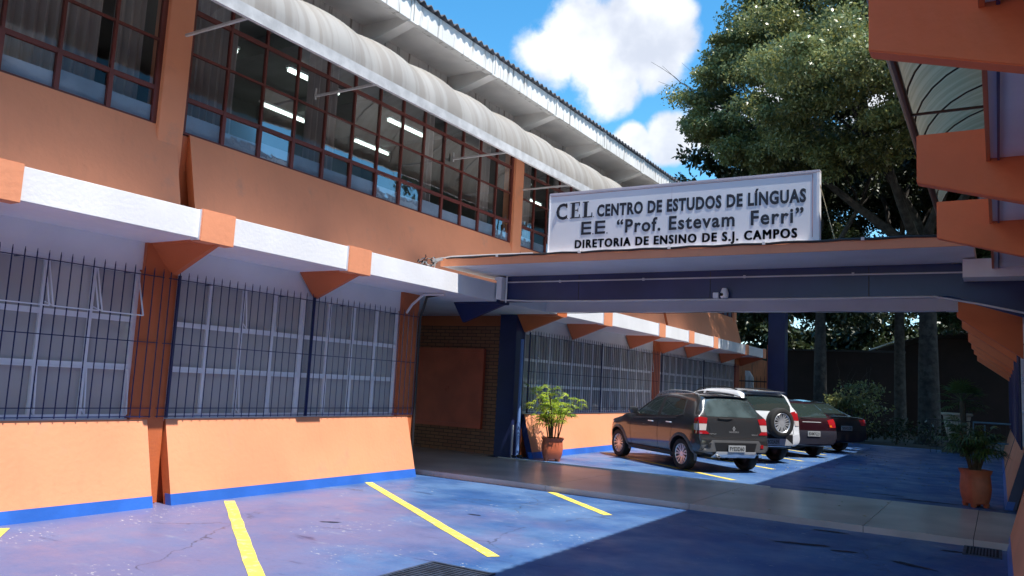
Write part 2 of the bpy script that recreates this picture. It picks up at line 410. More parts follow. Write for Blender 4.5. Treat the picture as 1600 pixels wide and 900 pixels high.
def bracket(X, yc, parent, zt, xtip, w=.075, root=2.66, zb=3.0, endw=True, mt=ORANGE_D, tipmt=ORANGE, xr=-8.42, fold=True):
    """tapering cantilever bracket under the slab"""
    b = MB()
    if fold:
        xt = xtip+.02
        V = [(X(xr), yc-.19, zt), (X(xr), yc+.21, zt), (X(xr), yc+.12, root), (X(xr), yc+.20, root), (X(xt), yc-.20, zt), (X(xt), yc+.20, zt), (X(xt), yc-.20, zb-.004), (X(xt), yc+.20, zb-.004), (X(xt), yc+.01, zb-.02), (X(xt), yc+.07, zb-.02), (X(xr), yc-.19, zb)]
        b.add(V, [(0, 1, 5, 4), (0, 4, 6, 10), (10, 6, 8, 2), (2, 8, 9, 3), (3, 9, 7, 5, 1), (4, 5, 7, 9, 8, 6), (0, 10, 2, 3, 1)], mt)
        o = b.build('bracket', parent)
    pts = [(X(xr), yc-w, root), (X(xtip+.03), yc-w, zb-.02), (X(xtip+.03), yc-w, zt), (X(xr), yc-w, zt)]
    if not fold:
        b.prism(pts, (0, 2*w, 0), mt); o = b.build('bracket', parent, bevel=.006)
    if tipmt:
        b = MB(); s = .035
        bw = .225
        b.box((X(xtip-.12), yc-bw, zb-.026), (X(xtip+.036), yc+bw, zt+.012), tipmt)
        b.box((X(xtip-.12), yc-bw-.010, zb-.02), (X(xtip+.034), yc-bw-.0005, zt+.01), WHITE)
        b.build('bracket_end', o, bevel=.004)
    return o

def window_upper(X, y0, y1, z0, z1, parent, seed=0, thick=(), rowz=(4.9, 5.5, 6.05, 6.6), film=True, curt=()):
    xf = X(-8.60); b = MB(); n = max(1, round((y1-y0)/.587)); st = (y1-y0)/n
    for z in (z0, *rowz, z1): 
        h = .028 if z in (rowz[0], rowz[2]) else .014
        b.box((xf-.02, y0, z-h), (xf+.02, y1, z+h), MAROON)
    for i in range(n+1):
        yy = y0+st*i; w = .045 if any(abs(yy-t) < .2 for t in thick) or i in (0, n) else .016
        b.box((xf-.024, yy-w, z0), (xf+.024, yy+w, z1), MAROON)
        if w < .04: b.box((xf-.028, yy-.026, z0), (xf+.028, yy+.026, rowz[0]), MAROON)
    w = b.build('window', parent)
    b = MB(); zz = (z0, *rowz, z1)
    for i in range(n):
        for za, zb in zip(zz, zz[1:]):
            t_ = random.uniform(-.004, .004)
            b.add([(X(-8.607+t_), y0+st*i+.012, za+.01), (X(-8.607-t_), y0+st*(i+1)-.012, za+.01), (X(-8.607-t_), y0+st*(i+1)-.012, zb-.01), (X(-8.607+t_), y0+st*i+.012, zb-.01)], [(0, 1, 2, 3)], GLASS)
    b.build('glass', w)
    if film:
        b = MB()
        for i in range(n):
            h = .22+.03*math.sin(i*2.3+seed)
            b.box((X(-8.612), y0+st*i+.03, z0), (X(-8.616), y0+st*(i+1)-.03, z0+h), FILM)
        b.build('window_film', w)
    b = MB()
    for (a, c) in curt: curtain(b, X(-8.85), a, c, z0-.05, z1, CURT, .035, .12, seed)
    if curt: b.build('curtain', w)
    return w

def awning_sheet(X, parent, y0, y1, xe, ze, xw, zw, sheet, framem, arms, ribs=True, name='awning', pipe=False, mod=1.17, bulge=.055):
    """barrel awning of corrugated sheet with frame and arms"""
    def prof(t, k):   # t 0 at outer edge .. 1 at wall; convex
        a = t*math.pi/2
        x = xe+(xw-xe)*(1-math.cos(a)); z = ze+(zw-ze)*math.sin(a)
        nx, nz = math.cos(a)*abs(zw-ze), math.sin(a)*abs(xw-xe); l = math.hypot(nx, nz); s = 1 if xe > xw else -1
        return x+s*nx/l*k, z+nz/l*k
    b = MB(); n = int((y1-y0)/.045); T = 12; vs = []
    for i in range(n+1):
        y = y0+(y1-y0)*i/n; ph = abs(math.sin(math.pi*(y-y0)/mod)); rip = .006*math.sin(2*math.pi*y/.09)
        for j in range(T+1):
            t = j/T; x, z = prof(t, bulge*ph*math.sin(math.pi*t)**.8*1.0+rip*min(1, t*8)); vs.append((X(x), y, z))
    fs = [(i*(T+1)+j, (i+1)*(T+1)+j, (i+1)*(T+1)+j+1, i*(T+1)+j+1) for i in range(n) for j in range(T)]
    b.add(vs, fs, sheet); aw = b.build(name, parent, smooth='all')
    b = MB()
    if pipe: b.tube([(X(xe), y0, ze), (X(xe), y1, ze)], .055, framem, n=10)
    else:
        b.box((X(xe+.012), y0, ze-.11), (X(xe-.006), y1, ze+.03), framem); b.box((X(xe+.02), y0, ze-.12), (X(xe-.03), y1, ze-.11), framem)
    k = 0; y = y0
    while y <= y1+.01:
        b.tube([(X(prof(t/8, -.012)[0]), y, prof(t/8, -.012)[1]) for t in range(9)], .014 if pipe else .012, framem, n=5); y += mod
    b.build('awning_frame', aw)
    for y in arms:
        b = MB(); b.box((X(-8.56), y-.015, ze-.02-.015), (X(xe), y+.015, ze-.02+.015), framem); b.box((X(-8.555), y-.014, ze-.07), (X(-8.572), y+.014, ze+.10), framem)
        b.build('awning_arm', aw)
    return aw

def sheet_mat(name, c, cd, f):
    m = bpy.data.materials.new(name); m.use_nodes = True; nt = m.node_tree; bs = nt.nodes['Principled BSDF']
    geo = N(nt, 'ShaderNodeNewGeometry'); sx = N(nt, 'ShaderNodeSeparateXYZ'); nt.links.new(geo.outputs['Position'], sx.inputs[0])
    mp = N(nt, 'ShaderNodeMapping'); mp.inputs['Scale'].default_value = (.35, 6, .35); nt.links.new(geo.outputs['Position'], mp.inputs[0])
    n = N(nt, 'ShaderNodeTexNoise'); n.inputs['Scale'].default_value = 1.4; n.inputs['Detail'].default_value = 5; nt.links.new(mp.outputs[0], n.inputs['Vector'])
    col = mixc(nt, smooth(nt, n.outputs[0], .40, .62), cd, c)
    nt.links.new(col, bs.inputs['Base Color']); bs.inputs['Roughness'].default_value = .45
    t = N(nt, 'ShaderNodeBsdfTranslucent'); nt.links.new(col, t.inputs[0])
    mx = N(nt, 'ShaderNodeMixShader'); mx.inputs[0].default_value = f; nt.links.new(bs.outputs[0], mx.inputs[1]); nt.links.new(t.outputs[0], mx.inputs[2])
    nt.links.new(mx.outputs[0], nt.nodes['Material Output'].inputs[0]); return m
SHEET = sheet_mat('awning_sheet', (.42, .40, .37), (.34, .31, .275), .22)
SHEETR = sheet_mat('olive_awning_sheet', (.66, .52, .33), (.52, .40, .24), .55)
AWFR = mat('awning_metal', (.48, .48, .48), rough=.5, var=.15, vscale=6, bump=.1)
BROWN = mat('brown_metal', (.07, .03, .022), rough=.4, var=.2, bump=.1)

def corrugated_roof(X, parent, y0, y1, xe, ze, xr, zr):
    b = MB(); n = int((y1-y0)/.03); vs = []
    for i in range(n+1):
        y = y0+(y1-y0)*i/n; w = .032*math.sin(2*math.pi*y/.18)
        for (x, z) in ((xe, ze), (xr, zr)):
            vs += [(X(x), y, z+w), (X(x), y, z+w-.02)]
    fs = []
    for i in range(n):
        a = 4*i; c = 4*(i+1)
        fs += [(a, c, c+2, a+2), (a+1, a+3, c+3, c+1), (a, a+1, c+1, c), (a+2, c+2, c+3, a+3)]
    b.add(vs, fs, TILE); return b.build('roof', parent, smooth='all')

def building(X, name, label, left):
    root = thing(name, label, 'building', (X(-9), 5, 0))
    # ---- wing A (near) ground floor
    bays = [(-8.6, -3.9), (-3.65, 1.05), (1.30, 5.78), (6.02, 10.55)]
    if not left: bays = [(-8.6, -3.9), (-3.65, 1.05), (1.30, 5.78), (6.02, 11.2)]
    for i, (a, c) in enumerate(bays):
        leaning_panel(X, a, c, -8.14, -8.40, 0, .965, root, 'wall_panel', skirt=BLUEBASE)
    cols = [-8.75, -4.0, 1.07, 5.78, 10.47]
    for y in cols:
        b = MB(); b.box((X(-8.40), y-.22, 0), (X(-8.75), y+.22, 3.02), ORANGE_D)
        b.build('column', root, bevel=.008)
    for i, (a, c) in enumerate(zip(cols, cols[1:])):
        window_lower(X, a+.235, c-.235, 1.0, 2.66, root, left, tilt=(i == 2 and left), seed=i+3)
        if left: grille(X, a+.1, c+.0 if i < 3 else c+.16, root, thick=(a+.22, (a+c)/2+.1))
        b = MB(); b.box((X(-8.46), a+.22, 2.68), (X(-8.62), c-.22, 3.0), WHITE); b.build('lintel', root)
        b = MB(); b.box((X(-8.44), a+.22, 0), (X(-8.62), c-.22, .94), ORANGE_D); b.build('wall', root)
    # ---- wing B (beyond the passage) ground floor
    y0 = 14.4
    bays = [(y0, 21.65), (22.1, 30.4)]
    for (a, c) in bays:
        leaning_panel(X, a, c, -8.14, -8.40, FZ, .965, root, 'wall_panel', skirt=BLUEBASE, endmt=NAVY)
    b = MB(); b.box((X(-8.45), 14.0, FZ), (X(-8.85), 14.385, 3.02), NAVY); b.build('column', root, bevel=.008, label='navy painted column beside the passage')
    for y in (21.88, 30.2):
        b = MB(); b.box((X(-8.40), y-.22, FZ), (X(-8.8), y+.22, 3.02), ORANGE_D); b.build('column', root)
    for i, (a, c) in enumerate(((14.4, 21.65), (22.1, 29.98))):
        window_lower(X, a, c, 1.0, 2.66, root, left, seed=i+20, blue=True)
        if left or i < 2: grille(X, a+.03, c+.25, root, thick=(a+.05, (a+c)/2))
        b = MB(); b.box((X(-8.46), a, 2.68), (X(-8.62), c, 3.0), WHITE); b.build('lintel', root)
        b = MB(); b.box((X(-8.44), a, 0), (X(-8.62), c, .94), ORANGE_D); b.build('wall', root)
    if left:
        # ---- floor slab with white edge and brackets
        b = MB(); b.box((X(-7.50), -10, 3.0), (X(-16), 30.6, 3.32), WHITE)
        b.build('floor_slab', root, bevel=.006)
        for y in (-1.27, 1.08, 3.43, 5.78, 8.13): bracket(X, y, root, 3.32, -7.5)
        for y in (16.35, 19.76, 22.1, 24.4, 28.0, 30.45): bracket(X, y, root, 3.32, -7.5)
        bracket(X, 14.16, root, 3.3, -7.5, tipmt=None, zb=2.98)
        bracket(X, 11.9, root, 3.3, -7.5, tipmt=None, mt=NAVY, zb=2.98)
    else:
        b = MB(); b.box((X(-8.07), -10, 3.32), (X(-16), 30.6, 3.60), WHITE); b.build('floor_slab', root)
        b = MB(); b.box((X(-8.045), -10, 3.30), (X(-8.069), 30.6, 3.60), ORANGE_D); b.box((X(-8.11), -10, 3.30), (X(-8.125), 30.6, 3.318), NAVY); b.build('slab_edge', root)
        for y in (-.5, 1.7, 3.83, 6.35, 8.56): bracket(X, y, root, 3.54, -7.64, w=.05, root=2.95, zb=3.205, tipmt=None, fold=False, mt=mat('bounce_lit_orange', (.84, .20, .06), rough=.5, var=.08, bump=.35, bscale=18))  # bracket orange raised to carry bounce light from the sunlit floor
        for y in (14.35, 16.35, 19.76, 22.1, 24.4, 28.0): bracket(X, y, root, 3.32, -7.58, w=.09, root=2.35, zb=3.0, tipmt=None, fold=False, mt=mat('bounce_lit_orange', (.84, .20, .06)))
        b = MB(); b.box((X(-8.45), 14.0, FZ), (X(-8.85), 14.385, 3.3), mat('blue_column_paint', (.03, .06, .25), rough=.35)); b.build('column', root, label='blue painted column')
        b = MB(); b.box((X(-8.40), 10.75, FZ), (X(-8.8), 11.1, 3.3), ORANGE_D); b.build('column', root)
    # ---- upper storey
    xb, xt = (-8.28, -8.57) if left else (-8.12, -8.45)
    zb = 3.32 if left else 3.602
    ups = [(-9.4, -2.35), (-2.15, 5.88), (6.08, 13.98), (14.16, 22.3), (22.5, 30.4)]
    for (a, c) in ups: leaning_panel(X, a, c, xb, xt, zb, 4.46, root, 'wall_panel', endmt=ORANGE_D, depth=.12)
    ucols = [-2.25, 5.78, 13.95, 22.4, 30.2]
    for y in ucols:
        b = MB(); b.box((X(-8.52), y-.17, 3.33 if left else 3.61), (X(-8.80), y+.17, 7.12), ORANGE); b.build('column', root, bevel=.006)
    cur = {0: [(-9, -4)], 1: [(-1.5, 1.2), (2.0, 4.95), (5.1, 5.5)], 2: [(5.95, 6.9), (8.2, 8.85), (11.1, 11.35), (12.9, 13.3)], 3: [(14.3, 15.0), (16, 17.1), (20, 22)], 4: [(23, 26), (27, 29)]}
    for i, (a, c) in enumerate([(-10, -2.45)] + [(a+.19, c-.19) for a, c in zip(ucols, ucols[1:])]):
        window_upper(X, a, c, 4.47, 6.8, root, seed=i, thick=(8.13, 11.65, 3.4, -.1, 17, 19.5), film=left, curt=cur[i])
        b = MB(); b.box((X(-8.55), a, 6.82), (X(-8.7), c, 7.12), WHITE_S); b.build('lintel', root)
        b = MB(); b.box((X(-8.60), a, 3.3), (X(-8.7), c, 4.44), ORANGE_D); b.build('wall', root)
    # ---- eaves
    xe = -7.6 if left else -7.75
    b = MB(); b.box((X(xe), -10, 7.04), (X(xe-.12), 31.2, 7.38), WHITE_S)
    b.build('fascia', root, bevel=.004)
    b = MB(); b.box((X(xe-.125), -10, 7.12), (X(-8.9), 31.2, 7.20), SOFF); b.build('soffit', root)
    for y in [11.4+2.33*k for k in range(-9, 9)]:
        b = MB(); pts = [(X(xe-.05), y-.10, 7.14), (X(xe-.05), y-.10, 7.02), (X(-8.75), y-.10, 6.72), (X(-8.75), y-.10, 7.14)]
        b.prism(pts, (0, .2, 0), SOFF); o = b.build('eave_bracket', root)
        b = MB(); b.box((X(xe+.012), y-.09, 7.02), (X(xe-.1), y+.09, 7.39), WHITE_S); b.box((X(xe+.016), y-.03, 7.05), (X(xe+.002), y-.012, 7.38), mat('grey_joint', (.25, .25, .25))); b.build('bracket_end', o)
    corrugated_roof(X, root, -10, 31.4, xe+.06, 7.42, -16, 8.6)
    if left: awning_sheet(X, root, .9, 26.7, -7.22, 5.68, -8.5, 6.60, SHEET, AWFR, [1.1, 3.43, 5.85, 8.10, 11.62, 14.1, 16.4])
    else: awning_sheet(X, root, -3, 18.1, -7.12, 5.45, -8.55, 6.5, SHEETR, BROWN, [1.4, 3.7, 6.2, 8.9, 11.5], pipe=True, bulge=.05)
    # ---- rooms behind the glass
    b = MB(); b.box((X(-13), -10, 3.33 if left else 3.61), (X(-13.1), 30.5, 7.1), INT); b.box((X(-8.9), -10, 7.1), (X(-13), 30.5, 7.0), INTD); b.box((X(-8.8), -10.1, 3.33), (X(-15), -10, 7.1), INT); b.box((X(-8.72), 30.4, 3.33), (X(-15), 30.55, 7.1), ORANGE)
    for y in (5.8, 14.0, 22.4): b.box((X(-8.72), y-.06, 3.64), (X(-13), y+.06, 7.0), INT)
    for y in np.arange(-8, 30, 2.35): b.box((X(-8.85), y-.09, 6.7), (X(-13), y+.09, 7.0), INTD)
    b.build('upper_rooms', root)
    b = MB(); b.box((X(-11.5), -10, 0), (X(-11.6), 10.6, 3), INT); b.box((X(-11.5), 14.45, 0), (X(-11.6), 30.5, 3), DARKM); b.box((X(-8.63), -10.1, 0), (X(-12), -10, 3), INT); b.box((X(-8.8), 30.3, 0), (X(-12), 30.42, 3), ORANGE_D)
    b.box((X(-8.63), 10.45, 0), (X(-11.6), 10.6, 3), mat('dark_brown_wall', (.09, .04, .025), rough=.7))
    b.box((X(-16), 30.4, 0), (X(-12), 30.5, 7), ORANGE)
    b.build('lower_rooms', root)
    if left:
        for (x, y, L) in ((-10.3, 6.9, 1.1), (-11.7, 7.7, 1.1), (-10.1, 8.9, 1.2), (-11.9, 9.9, 1.1), (-10.2, 11.6, 1.1), (-11.8, 12.4, 1.1), (-10.2, 16, 1.2), (-11, 18, 1.2)):
            b = MB(); b.tube([(X(x), y, 6.62), (X(x), y+L, 6.62)], .03, LAMP, n=6); b.box((X(x)-.05, y-.02, 6.66), (X(x)+.05, y+L+.02, 6.70), WMETAL)
            tag(b.build('ceiling_lamp'), 'lit fluorescent tube hanging inside the upper floor classroom', 'lamp', 'lit tubes inside the upper rooms')
        b = MB(); b.box((-13.2, 14.35, 0), (-8.85, 14.55, 2.78), BRICK); b.build('brick_wall', root)
        b = MB(); b.box((-13.2, 14.33, 2.78), (-8.86, 14.56, 3.0), ORANGE_D); b.build('wall', root)
        b = MB(); b.box((-14.3, 10.3, 0), (-14.2, 15, 3), mat('dark_brown_wall', (.09, .04, .025))); b.build('wall', root)
    return root

XL = lambda x: x
XR = lambda x: -8.09-x
LB = building(XL, 'school_building', 'long sunlit two storey orange and white school wing with barred windows and curved grey awning', True)
RB = building(XR, 'school_building', 'shaded school wing on the sunless side with bare orange brackets and brown framed olive awning', False)

# ------------------------------------------------------------------ walkway canopy
cn = thing('walkway_canopy', 'flat orange edged canopy with a navy beam joining the two wings over the walkway', 'canopy', (-4, 12, 0))
b = MB(); b.box((-7.86, 10.52, 3.452), (-.22, 13.72, 3.585), WHITE); b.build('roof_slab', cn, bevel=.004)
b = MB(); b.box((-7.87, 10.50, 3.45), (-.21, 10.52, 3.59), ORANGE); b.build('edge_band', cn)
b = MB(); b.box((-7.52, 11.8, 3.02), (-.50, 12.05, 3.45), NAVY)
for x in (-5.95, -3.72, -1.5): b.box((x-.006, 11.796, 3.03), (x+.006, 11.8, 3.44), DARKM)
b.build('front_beam', cn)
b = MB(); b.prism([(-.52, 11.79, 3.44), (-.52, 11.79, 3.02), (.35, 11.79, 2.74), (.35, 11.79, 3.44)], (0, .27, 0), NAVY); b.build('beam_haunch', cn)
b = MB(); b.box((-7.50, 13.5, 3.0), (-.50, 13.7, 3.45), WHITE_S if False else WHITE)
b.build('rear_beam', cn)
b = MB(); b.box((-.36, 11.35, 3.20), (.4, 11.78, 3.43), WHITE); b.build('slab_end', cn)
b = MB(); b.tube([(-7.4, 11.785, 3.345), (-5, 11.785, 3.34), (-2.5, 11.785, 3.335), (-.3, 11.785, 3.325)], .012, PIPE, n=6); b.tube([(-.3, 11.77, 3.325), (.4, 11.77, 3.32)], .014, PIPE, n=6)
for x in (-6.3, -4.8, -3.2, -1.7): b.box((x-.015, 11.77, 3.32), (x+.015, 11.8, 3.36), PIPE)
tag(b.build('conduit', smooth=True), 'thin white conduit running along the navy beam of the canopy', 'pipe')
b = MB(); b.tube([(-7.45, 11.76, 3.03), (-6.9, 11.77, 3.01), (-5.6, 11.79, 3.0), (-4.3, 11.79, 3.005), (-2.5, 11.79, 3.0), (-.7, 11.79, 3.01), (-.2, 11.7, 2.9), (.3, 11.7, 2.78)], .014, PIPE, n=6)
tag(b.build('conduit', smooth=True), 'white conduit under the lower edge of the navy beam', 'pipe')
b = MB(); pts = [(-7.9+i*.25, 13.47, 2.995-.03*abs(math.sin(i*.42))) for i in range(2, 30)]; b.tube(pts, .005, CABLE, n=4)
tag(b.build('cable', smooth=True), 'thin dark cable sagging along the white rear beam', 'cable')
# cables along the canopy top edge
b = MB(); pts = [(-7.75+i*.18, 10.488+.006*math.sin(i), 3.583+.006*math.sin(i*1.7)) for i in range(43)]; b.tube(pts, .016, CABLE, n=6)
tag(b.build('cable', smooth=True), 'thick black cable laid along the orange top edge of the canopy', 'cable')
b = MB(); b.tube([(-7.98, 10.46, 3.32), (-7.95, 10.46, 3.50), (-7.85, 10.47, 3.58), (-7.65, 10.48, 3.605), (-7.0, 10.485, 3.605), (-6.1, 10.485, 3.60)], .011, PIPE, n=6)
for x in (-6.75, -5.3, -3.9, -2.6, -1.4): b.box((x-.02, 10.465, 3.565), (x+.02, 10.5, 3.602), PIPE)
tag(b.build('cable', smooth=True), 'pale cable bending up from the slab onto the canopy edge', 'cable')
b = MB(); rr = random.Random(4)
for k in range(16):
    c = Vector((-8.05+rr.uniform(-.12, .12), 10.38+rr.uniform(-.05, .1), 3.50+rr.uniform(-.08, .08))); r = rr.uniform(.04, .10); a0 = rr.uniform(0, 6); t1 = Vector((rr.uniform(-1, 1), rr.uniform(-1, 1), rr.uniform(-1, 1))).normalized(); t2 = t1.orthogonal().normalized()
    b.tube([c+t1*r*math.cos(a0+i*.7)+t2*r*math.sin(a0+i*.7) for i in range(7)], .009, CABLE if k % 3 else GMETAL, n=5)
b.tube([(-7.95, 10.4, 3.53), (-7.8, 10.45, 3.57)], .03, GMETAL, n=8)
tag(b.build('cable_tangle', smooth=True), 'tangled knot of grey and black wires where the slab meets the canopy', 'wires')
b = MB(); b.tube([(-7.9, 5.9, 3.345), (-7.92, 8.6, 3.335), (-8.0, 10.3, 3.44)], .007, CABLE, n=4)
tag(b.build('cable', smooth=True), 'thin dark cable lying along the top of the white slab edge', 'cable')
b = MB(); b.box((-7.47, 11.62, 3.03), (-7.36, 11.78, 3.40), WHITE); b.box((-7.49, 11.60, 3.36), (-7.34, 11.79, 3.42), WHITE); b.tube([(-7.33, 11.74, 3.45), (-7.33, 11.74, 2.98)], .015, PIPE)
tag(b.build('junction_box', bevel=.01), 'tall white electrical box at the slab end beside the navy beam', 'electrical box')
b = MB(); b.box((-3.66, 11.74, 3.02), (-3.575, 11.798, 3.105), WHITE)
tag(b.build('junction_box', bevel=.006), 'small square white box on the navy beam next to the security camera', 'electrical box')
sc_ = thing('security_camera', 'small white dome security camera fixed to the navy beam', 'camera', (-3.48, 11.72, 3.1))
b = MB(); b.lathe([(0, .09), (.035, .09), (.05, .05), (.06, .02), (.062, -.03), (.05, -.055), (0, -.06)], (-3.47, 11.70, 3.07), WMETAL, n=20); b.tube([(-3.47, 11.70, 3.14), (-3.47, 11.80, 3.15)], .02, WMETAL); b.build('housing', sc_, smooth=True)
b = MB(); b.lathe([(0, .02), (.022, .02), (.03, 0), (.022, -.02), (0, -.02)], (-3.50, 11.643, 3.06), BLACK, n=14); b.build('lens', sc_, smooth=True)
# pipes on the last column of the near wing and on the navy column
b = MB(); b.tube([(-8.36, 10.68, .15), (-8.36, 10.68, 2.62), (-8.30, 10.66, 2.74), (-8.2, 10.62, 2.96), (-7.9, 10.55, 2.985)], .022, CABLE, n=8)
tag(b.build('cable', smooth=True), 'thick black cable climbing the outer corner of the last orange column', 'cable')
b = MB(); b.tube([(-8.40, 10.35, 2.66), (-8.3, 10.36, 2.80), (-8.1, 10.40, 2.97), (-7.7, 10.44, 2.975)], .022, PIPE, n=8)
tag(b.build('pipe', smooth=True), 'white conduit curving under the slab above the last barred window', 'pipe')
for (x, y, r, lab) in ((-8.40, 13.97, .018, 'thin pale drain pipe at the foot of the navy column'), (-8.36, 14.12, .035, 'thick blue painted downpipe on the side of the navy column')):
    b = MB(); b.tube([(x, y, FZ), (x, y, 2.5 if r > .02 else .75)], r, mat('pale_blue_pipe', (.16, .28, .60), rough=.4) if r > .02 else PIPE, n=10)
    b.tube([(x, y, FZ+.06), (x+.12, y-.03, FZ+.05)], r, BLACK, n=8)
    tag(b.build('downpipe', smooth=True), lab, 'pipe')

# ------------------------------------------------------------------ sign board
INK = mat('black_lettering', (.012, .012, .022), rough=.5, var=0, bump=0)
SIGNP = mat('sign_panel', (.76, .76, .79), rough=.35, var=.03, bump=.05, bscale=8)
SY = 10.60
sg = thing('sign_board', 'long white painted sign with three lines of black lettering standing on the canopy edge', 'sign', (-3.9, SY+.06, 3.6))
b = MB(); b.box((-5.90, SY+.005, 3.615), (-1.94, SY+.10, 4.535), SIGNP); b.build('panel', sg, bevel=.004)
b = MB(); fr = mat('sign_frame', (.55, .50, .54), rough=.4); rf = mat('faded_red_line', (.42, .22, .22), rough=.5)
b.box((-5.91, SY-.005, 4.515), (-1.93, SY+.105, 4.545), fr); b.box((-1.962, SY-.005, 3.61), (-1.93, SY+.105, 4.52), WHITE); b.box((-5.912, SY-.005, 3.61), (-5.895, SY+.105, 4.52), WHITE)
b.box((-2.022, SY+.001, 3.66), (-2.014, SY+.006, 4.49), rf); b.box((-5.89, SY+.001, 4.494), (-2.014, SY+.006, 4.500), rf); b.box((-3.93, SY+.003, 3.63), (-3.926, SY+.0055, 4.5), fr)
b.build('frame', sg)
b = MB(); b.tube([(-1.93, SY+.02, 4.35), (-1.80, SY+.45, 3.62)], .006, mat('yellow_wire', (.6, .5, .3)), n=4); b.build('stay_wire', sg)
def text(body, x0, x1, z0, z1, bold, name, parent, y=None, mt=INK, space=1.0, rot=None, exact=None):
    c = bpy.data.curves.new('t', 'FONT'); c.body = body; c.size = 1; c.offset = bold; c.space_character = space; c.resolution_u = 3; c.extrude = .012
    o = bpy.data.objects.new('t', c); COL.objects.link(o); bpy.context.view_layer.update()
    me = bpy.data.meshes.new_from_object(o.evaluated_get(bpy.context.evaluated_depsgraph_get()))
    bpy.data.objects.remove(o); bpy.data.curves.remove(c)
    v = np.empty(len(me.vertices)*3); me.vertices.foreach_get('co', v); v = v.reshape(-1, 3)
    capz = exact or .73
    sx = (x1-x0)/(v[:, 0].max()-v[:, 0].min()); sz = (z1-z0)/capz
    out = np.stack([x0+(v[:, 0]-v[:, 0].min())*sx, np.full(len(v), y)-v[:, 2]*.25, z0+v[:, 1]*sz], 1)
    me.vertices.foreach_set('co', out.ravel()); me.materials.clear(); me.materials.append(mt); me.update()
    ob = bpy.data.objects.new(name, me); COL.objects.link(ob)
    if parent: attach(ob, parent)
    return ob
TY = SY+.004
CAP = .0
def cap_height():
    c = bpy.data.curves.new('t', 'FONT'); c.body = 'E'; c.size = 1; o = bpy.data.objects.new('t', c); COL.objects.link(o); bpy.context.view_layer.update()
    me = bpy.data.meshes.new_from_object(o.evaluated_get(bpy.context.evaluated_depsgraph_get())); h = max(v.co.y for v in me.vertices)
    bpy.data.objects.remove(o); bpy.data.curves.remove(c); bpy.data.meshes.remove(me); return h
CAP = cap_height()
def T(body, x0, x1, z0, z1, bold, sp=1.0): return text(body, x0, x1, z0, z1, bold, 'lettering', sg, y=TY, space=sp, exact=CAP+bold)
T('CENTRO DE ESTUDOS DE LÍNGUAS', -5.093, -2.097, 4.137, 4.312, .040, 1.12)
T('“Prof. Estevam  Ferri”', -4.764, -2.127, 3.868, 4.062, .024, 1.14)
L3 = [T('DIRETORIA DE ENSINO DE S.J. CAMPOS', -5.436+dx, -2.211+dx, 3.666+dz, 3.786+dz, .0, 1.2) for dx, dz in ((-.007, -.004), (.007, -.004), (-.007, .004), (.007, .004), (0, 0))]
def join_meshes(obs):
    bm = bmesh.new()
    for o_ in obs: bm.from_mesh(o_.data)
    bm.to_mesh(obs[0].data); bm.free()
    for o_ in obs[1:]: bpy.data.objects.remove(o_)
join_meshes(L3)
b = MB(); y0, y1 = TY-.003, TY
for x in (-5.345, -5.115):     # wide E.E.
    for z in (3.866, 3.948, 4.030): b.box((x, y0, z), (x+.165, y1, z+.036), INK)
    b.box((x, y0-.0005, z-.164), (x+.040, y1, z+.036), INK)
for x in (-5.155, -4.925): b.box((x, y0, 3.866), (x+.015, y1, 3.882), INK)
b.build('lettering', sg)
text('C', -5.785, -5.595, 4.128, 4.372, .018, 'lettering', sg, y=TY, exact=CAP+.018)
b = MB()
b.tube([(-5.745, TY-.001, 4.20), (-5.755, TY-.001, 4.25), (-5.745, TY-.001, 4.30)], .02, INK)
b.box((-5.618, y0, 4.30), (-5.603, y1, 4.375), INK)
for x in (-5.545, -5.335):     # serif E and L
    b.box((x+.025, y0-.0005, 4.130), (x+.078, y1, 4.375), INK)
    for z in (4.130, 4.362): b.box((x, y0, z), (x+.10, y1, z+.014), INK)
b.box((-5.46, y0, 4.362), (-5.385, y1, 4.378), INK); b.box((-5.40, y0, 4.32), (-5.385, y1, 4.378), INK)
b.box((-5.46, y0, 4.13), (-5.38, y1, 4.146), INK); b.box((-5.393, y0, 4.13), (-5.378, y1, 4.185), INK)
b.box((-5.46, y0, 4.245), (-5.41, y1, 4.262), INK); b.box((-5.42, y0, 4.225), (-5.41, y1, 4.282), INK)
b.box((-5.24, y0, 4.13), (-5.175, y1, 4.146), INK); b.box((-5.185, y0, 4.13), (-5.17, y1, 4.20), INK)
for x in (-5.595, -5.365, -5.155): b.box((x, y0, 4.128), (x+.012, y1, 4.14), INK)
b.build('lettering', sg)

# ------------------------------------------------------------------ notice board in the passage
REDP = mat('dull_red_orange_paint', (.66, .14, .075), rough=.55, var=.12, vscale=2)
nb_ = thing('cabinet_board', 'large dull red framed wall cabinet with a small central latch on the brick wall', 'cabinet', (-10.35, 14.3, .6))
b = MB(); b.box((-11.27, 14.31, .68), (-9.47, 14.345, 2.20), REDP); b.build('doors', nb_, bevel=.003)
b = MB()
for a, c in (((-11.36, 14.26, .59), (-11.27, 14.345, 2.29)), ((-9.47, 14.26, .59), (-9.38, 14.345, 2.29)), ((-11.27, 14.262, .59), (-9.47, 14.344, .68)), ((-11.27, 14.262, 2.20), (-9.47, 14.344, 2.29))): b.box(a, c, REDP)
b.build('frame', nb_, bevel=.004)
b = MB(); b.box((-10.42, 14.29, 1.40), (-10.30, 14.31, 1.46), REDP); b.tube([(-10.36, 14.295, 1.41), (-10.36, 14.285, 1.34)], .012, REDP); b.build('latch', nb_)

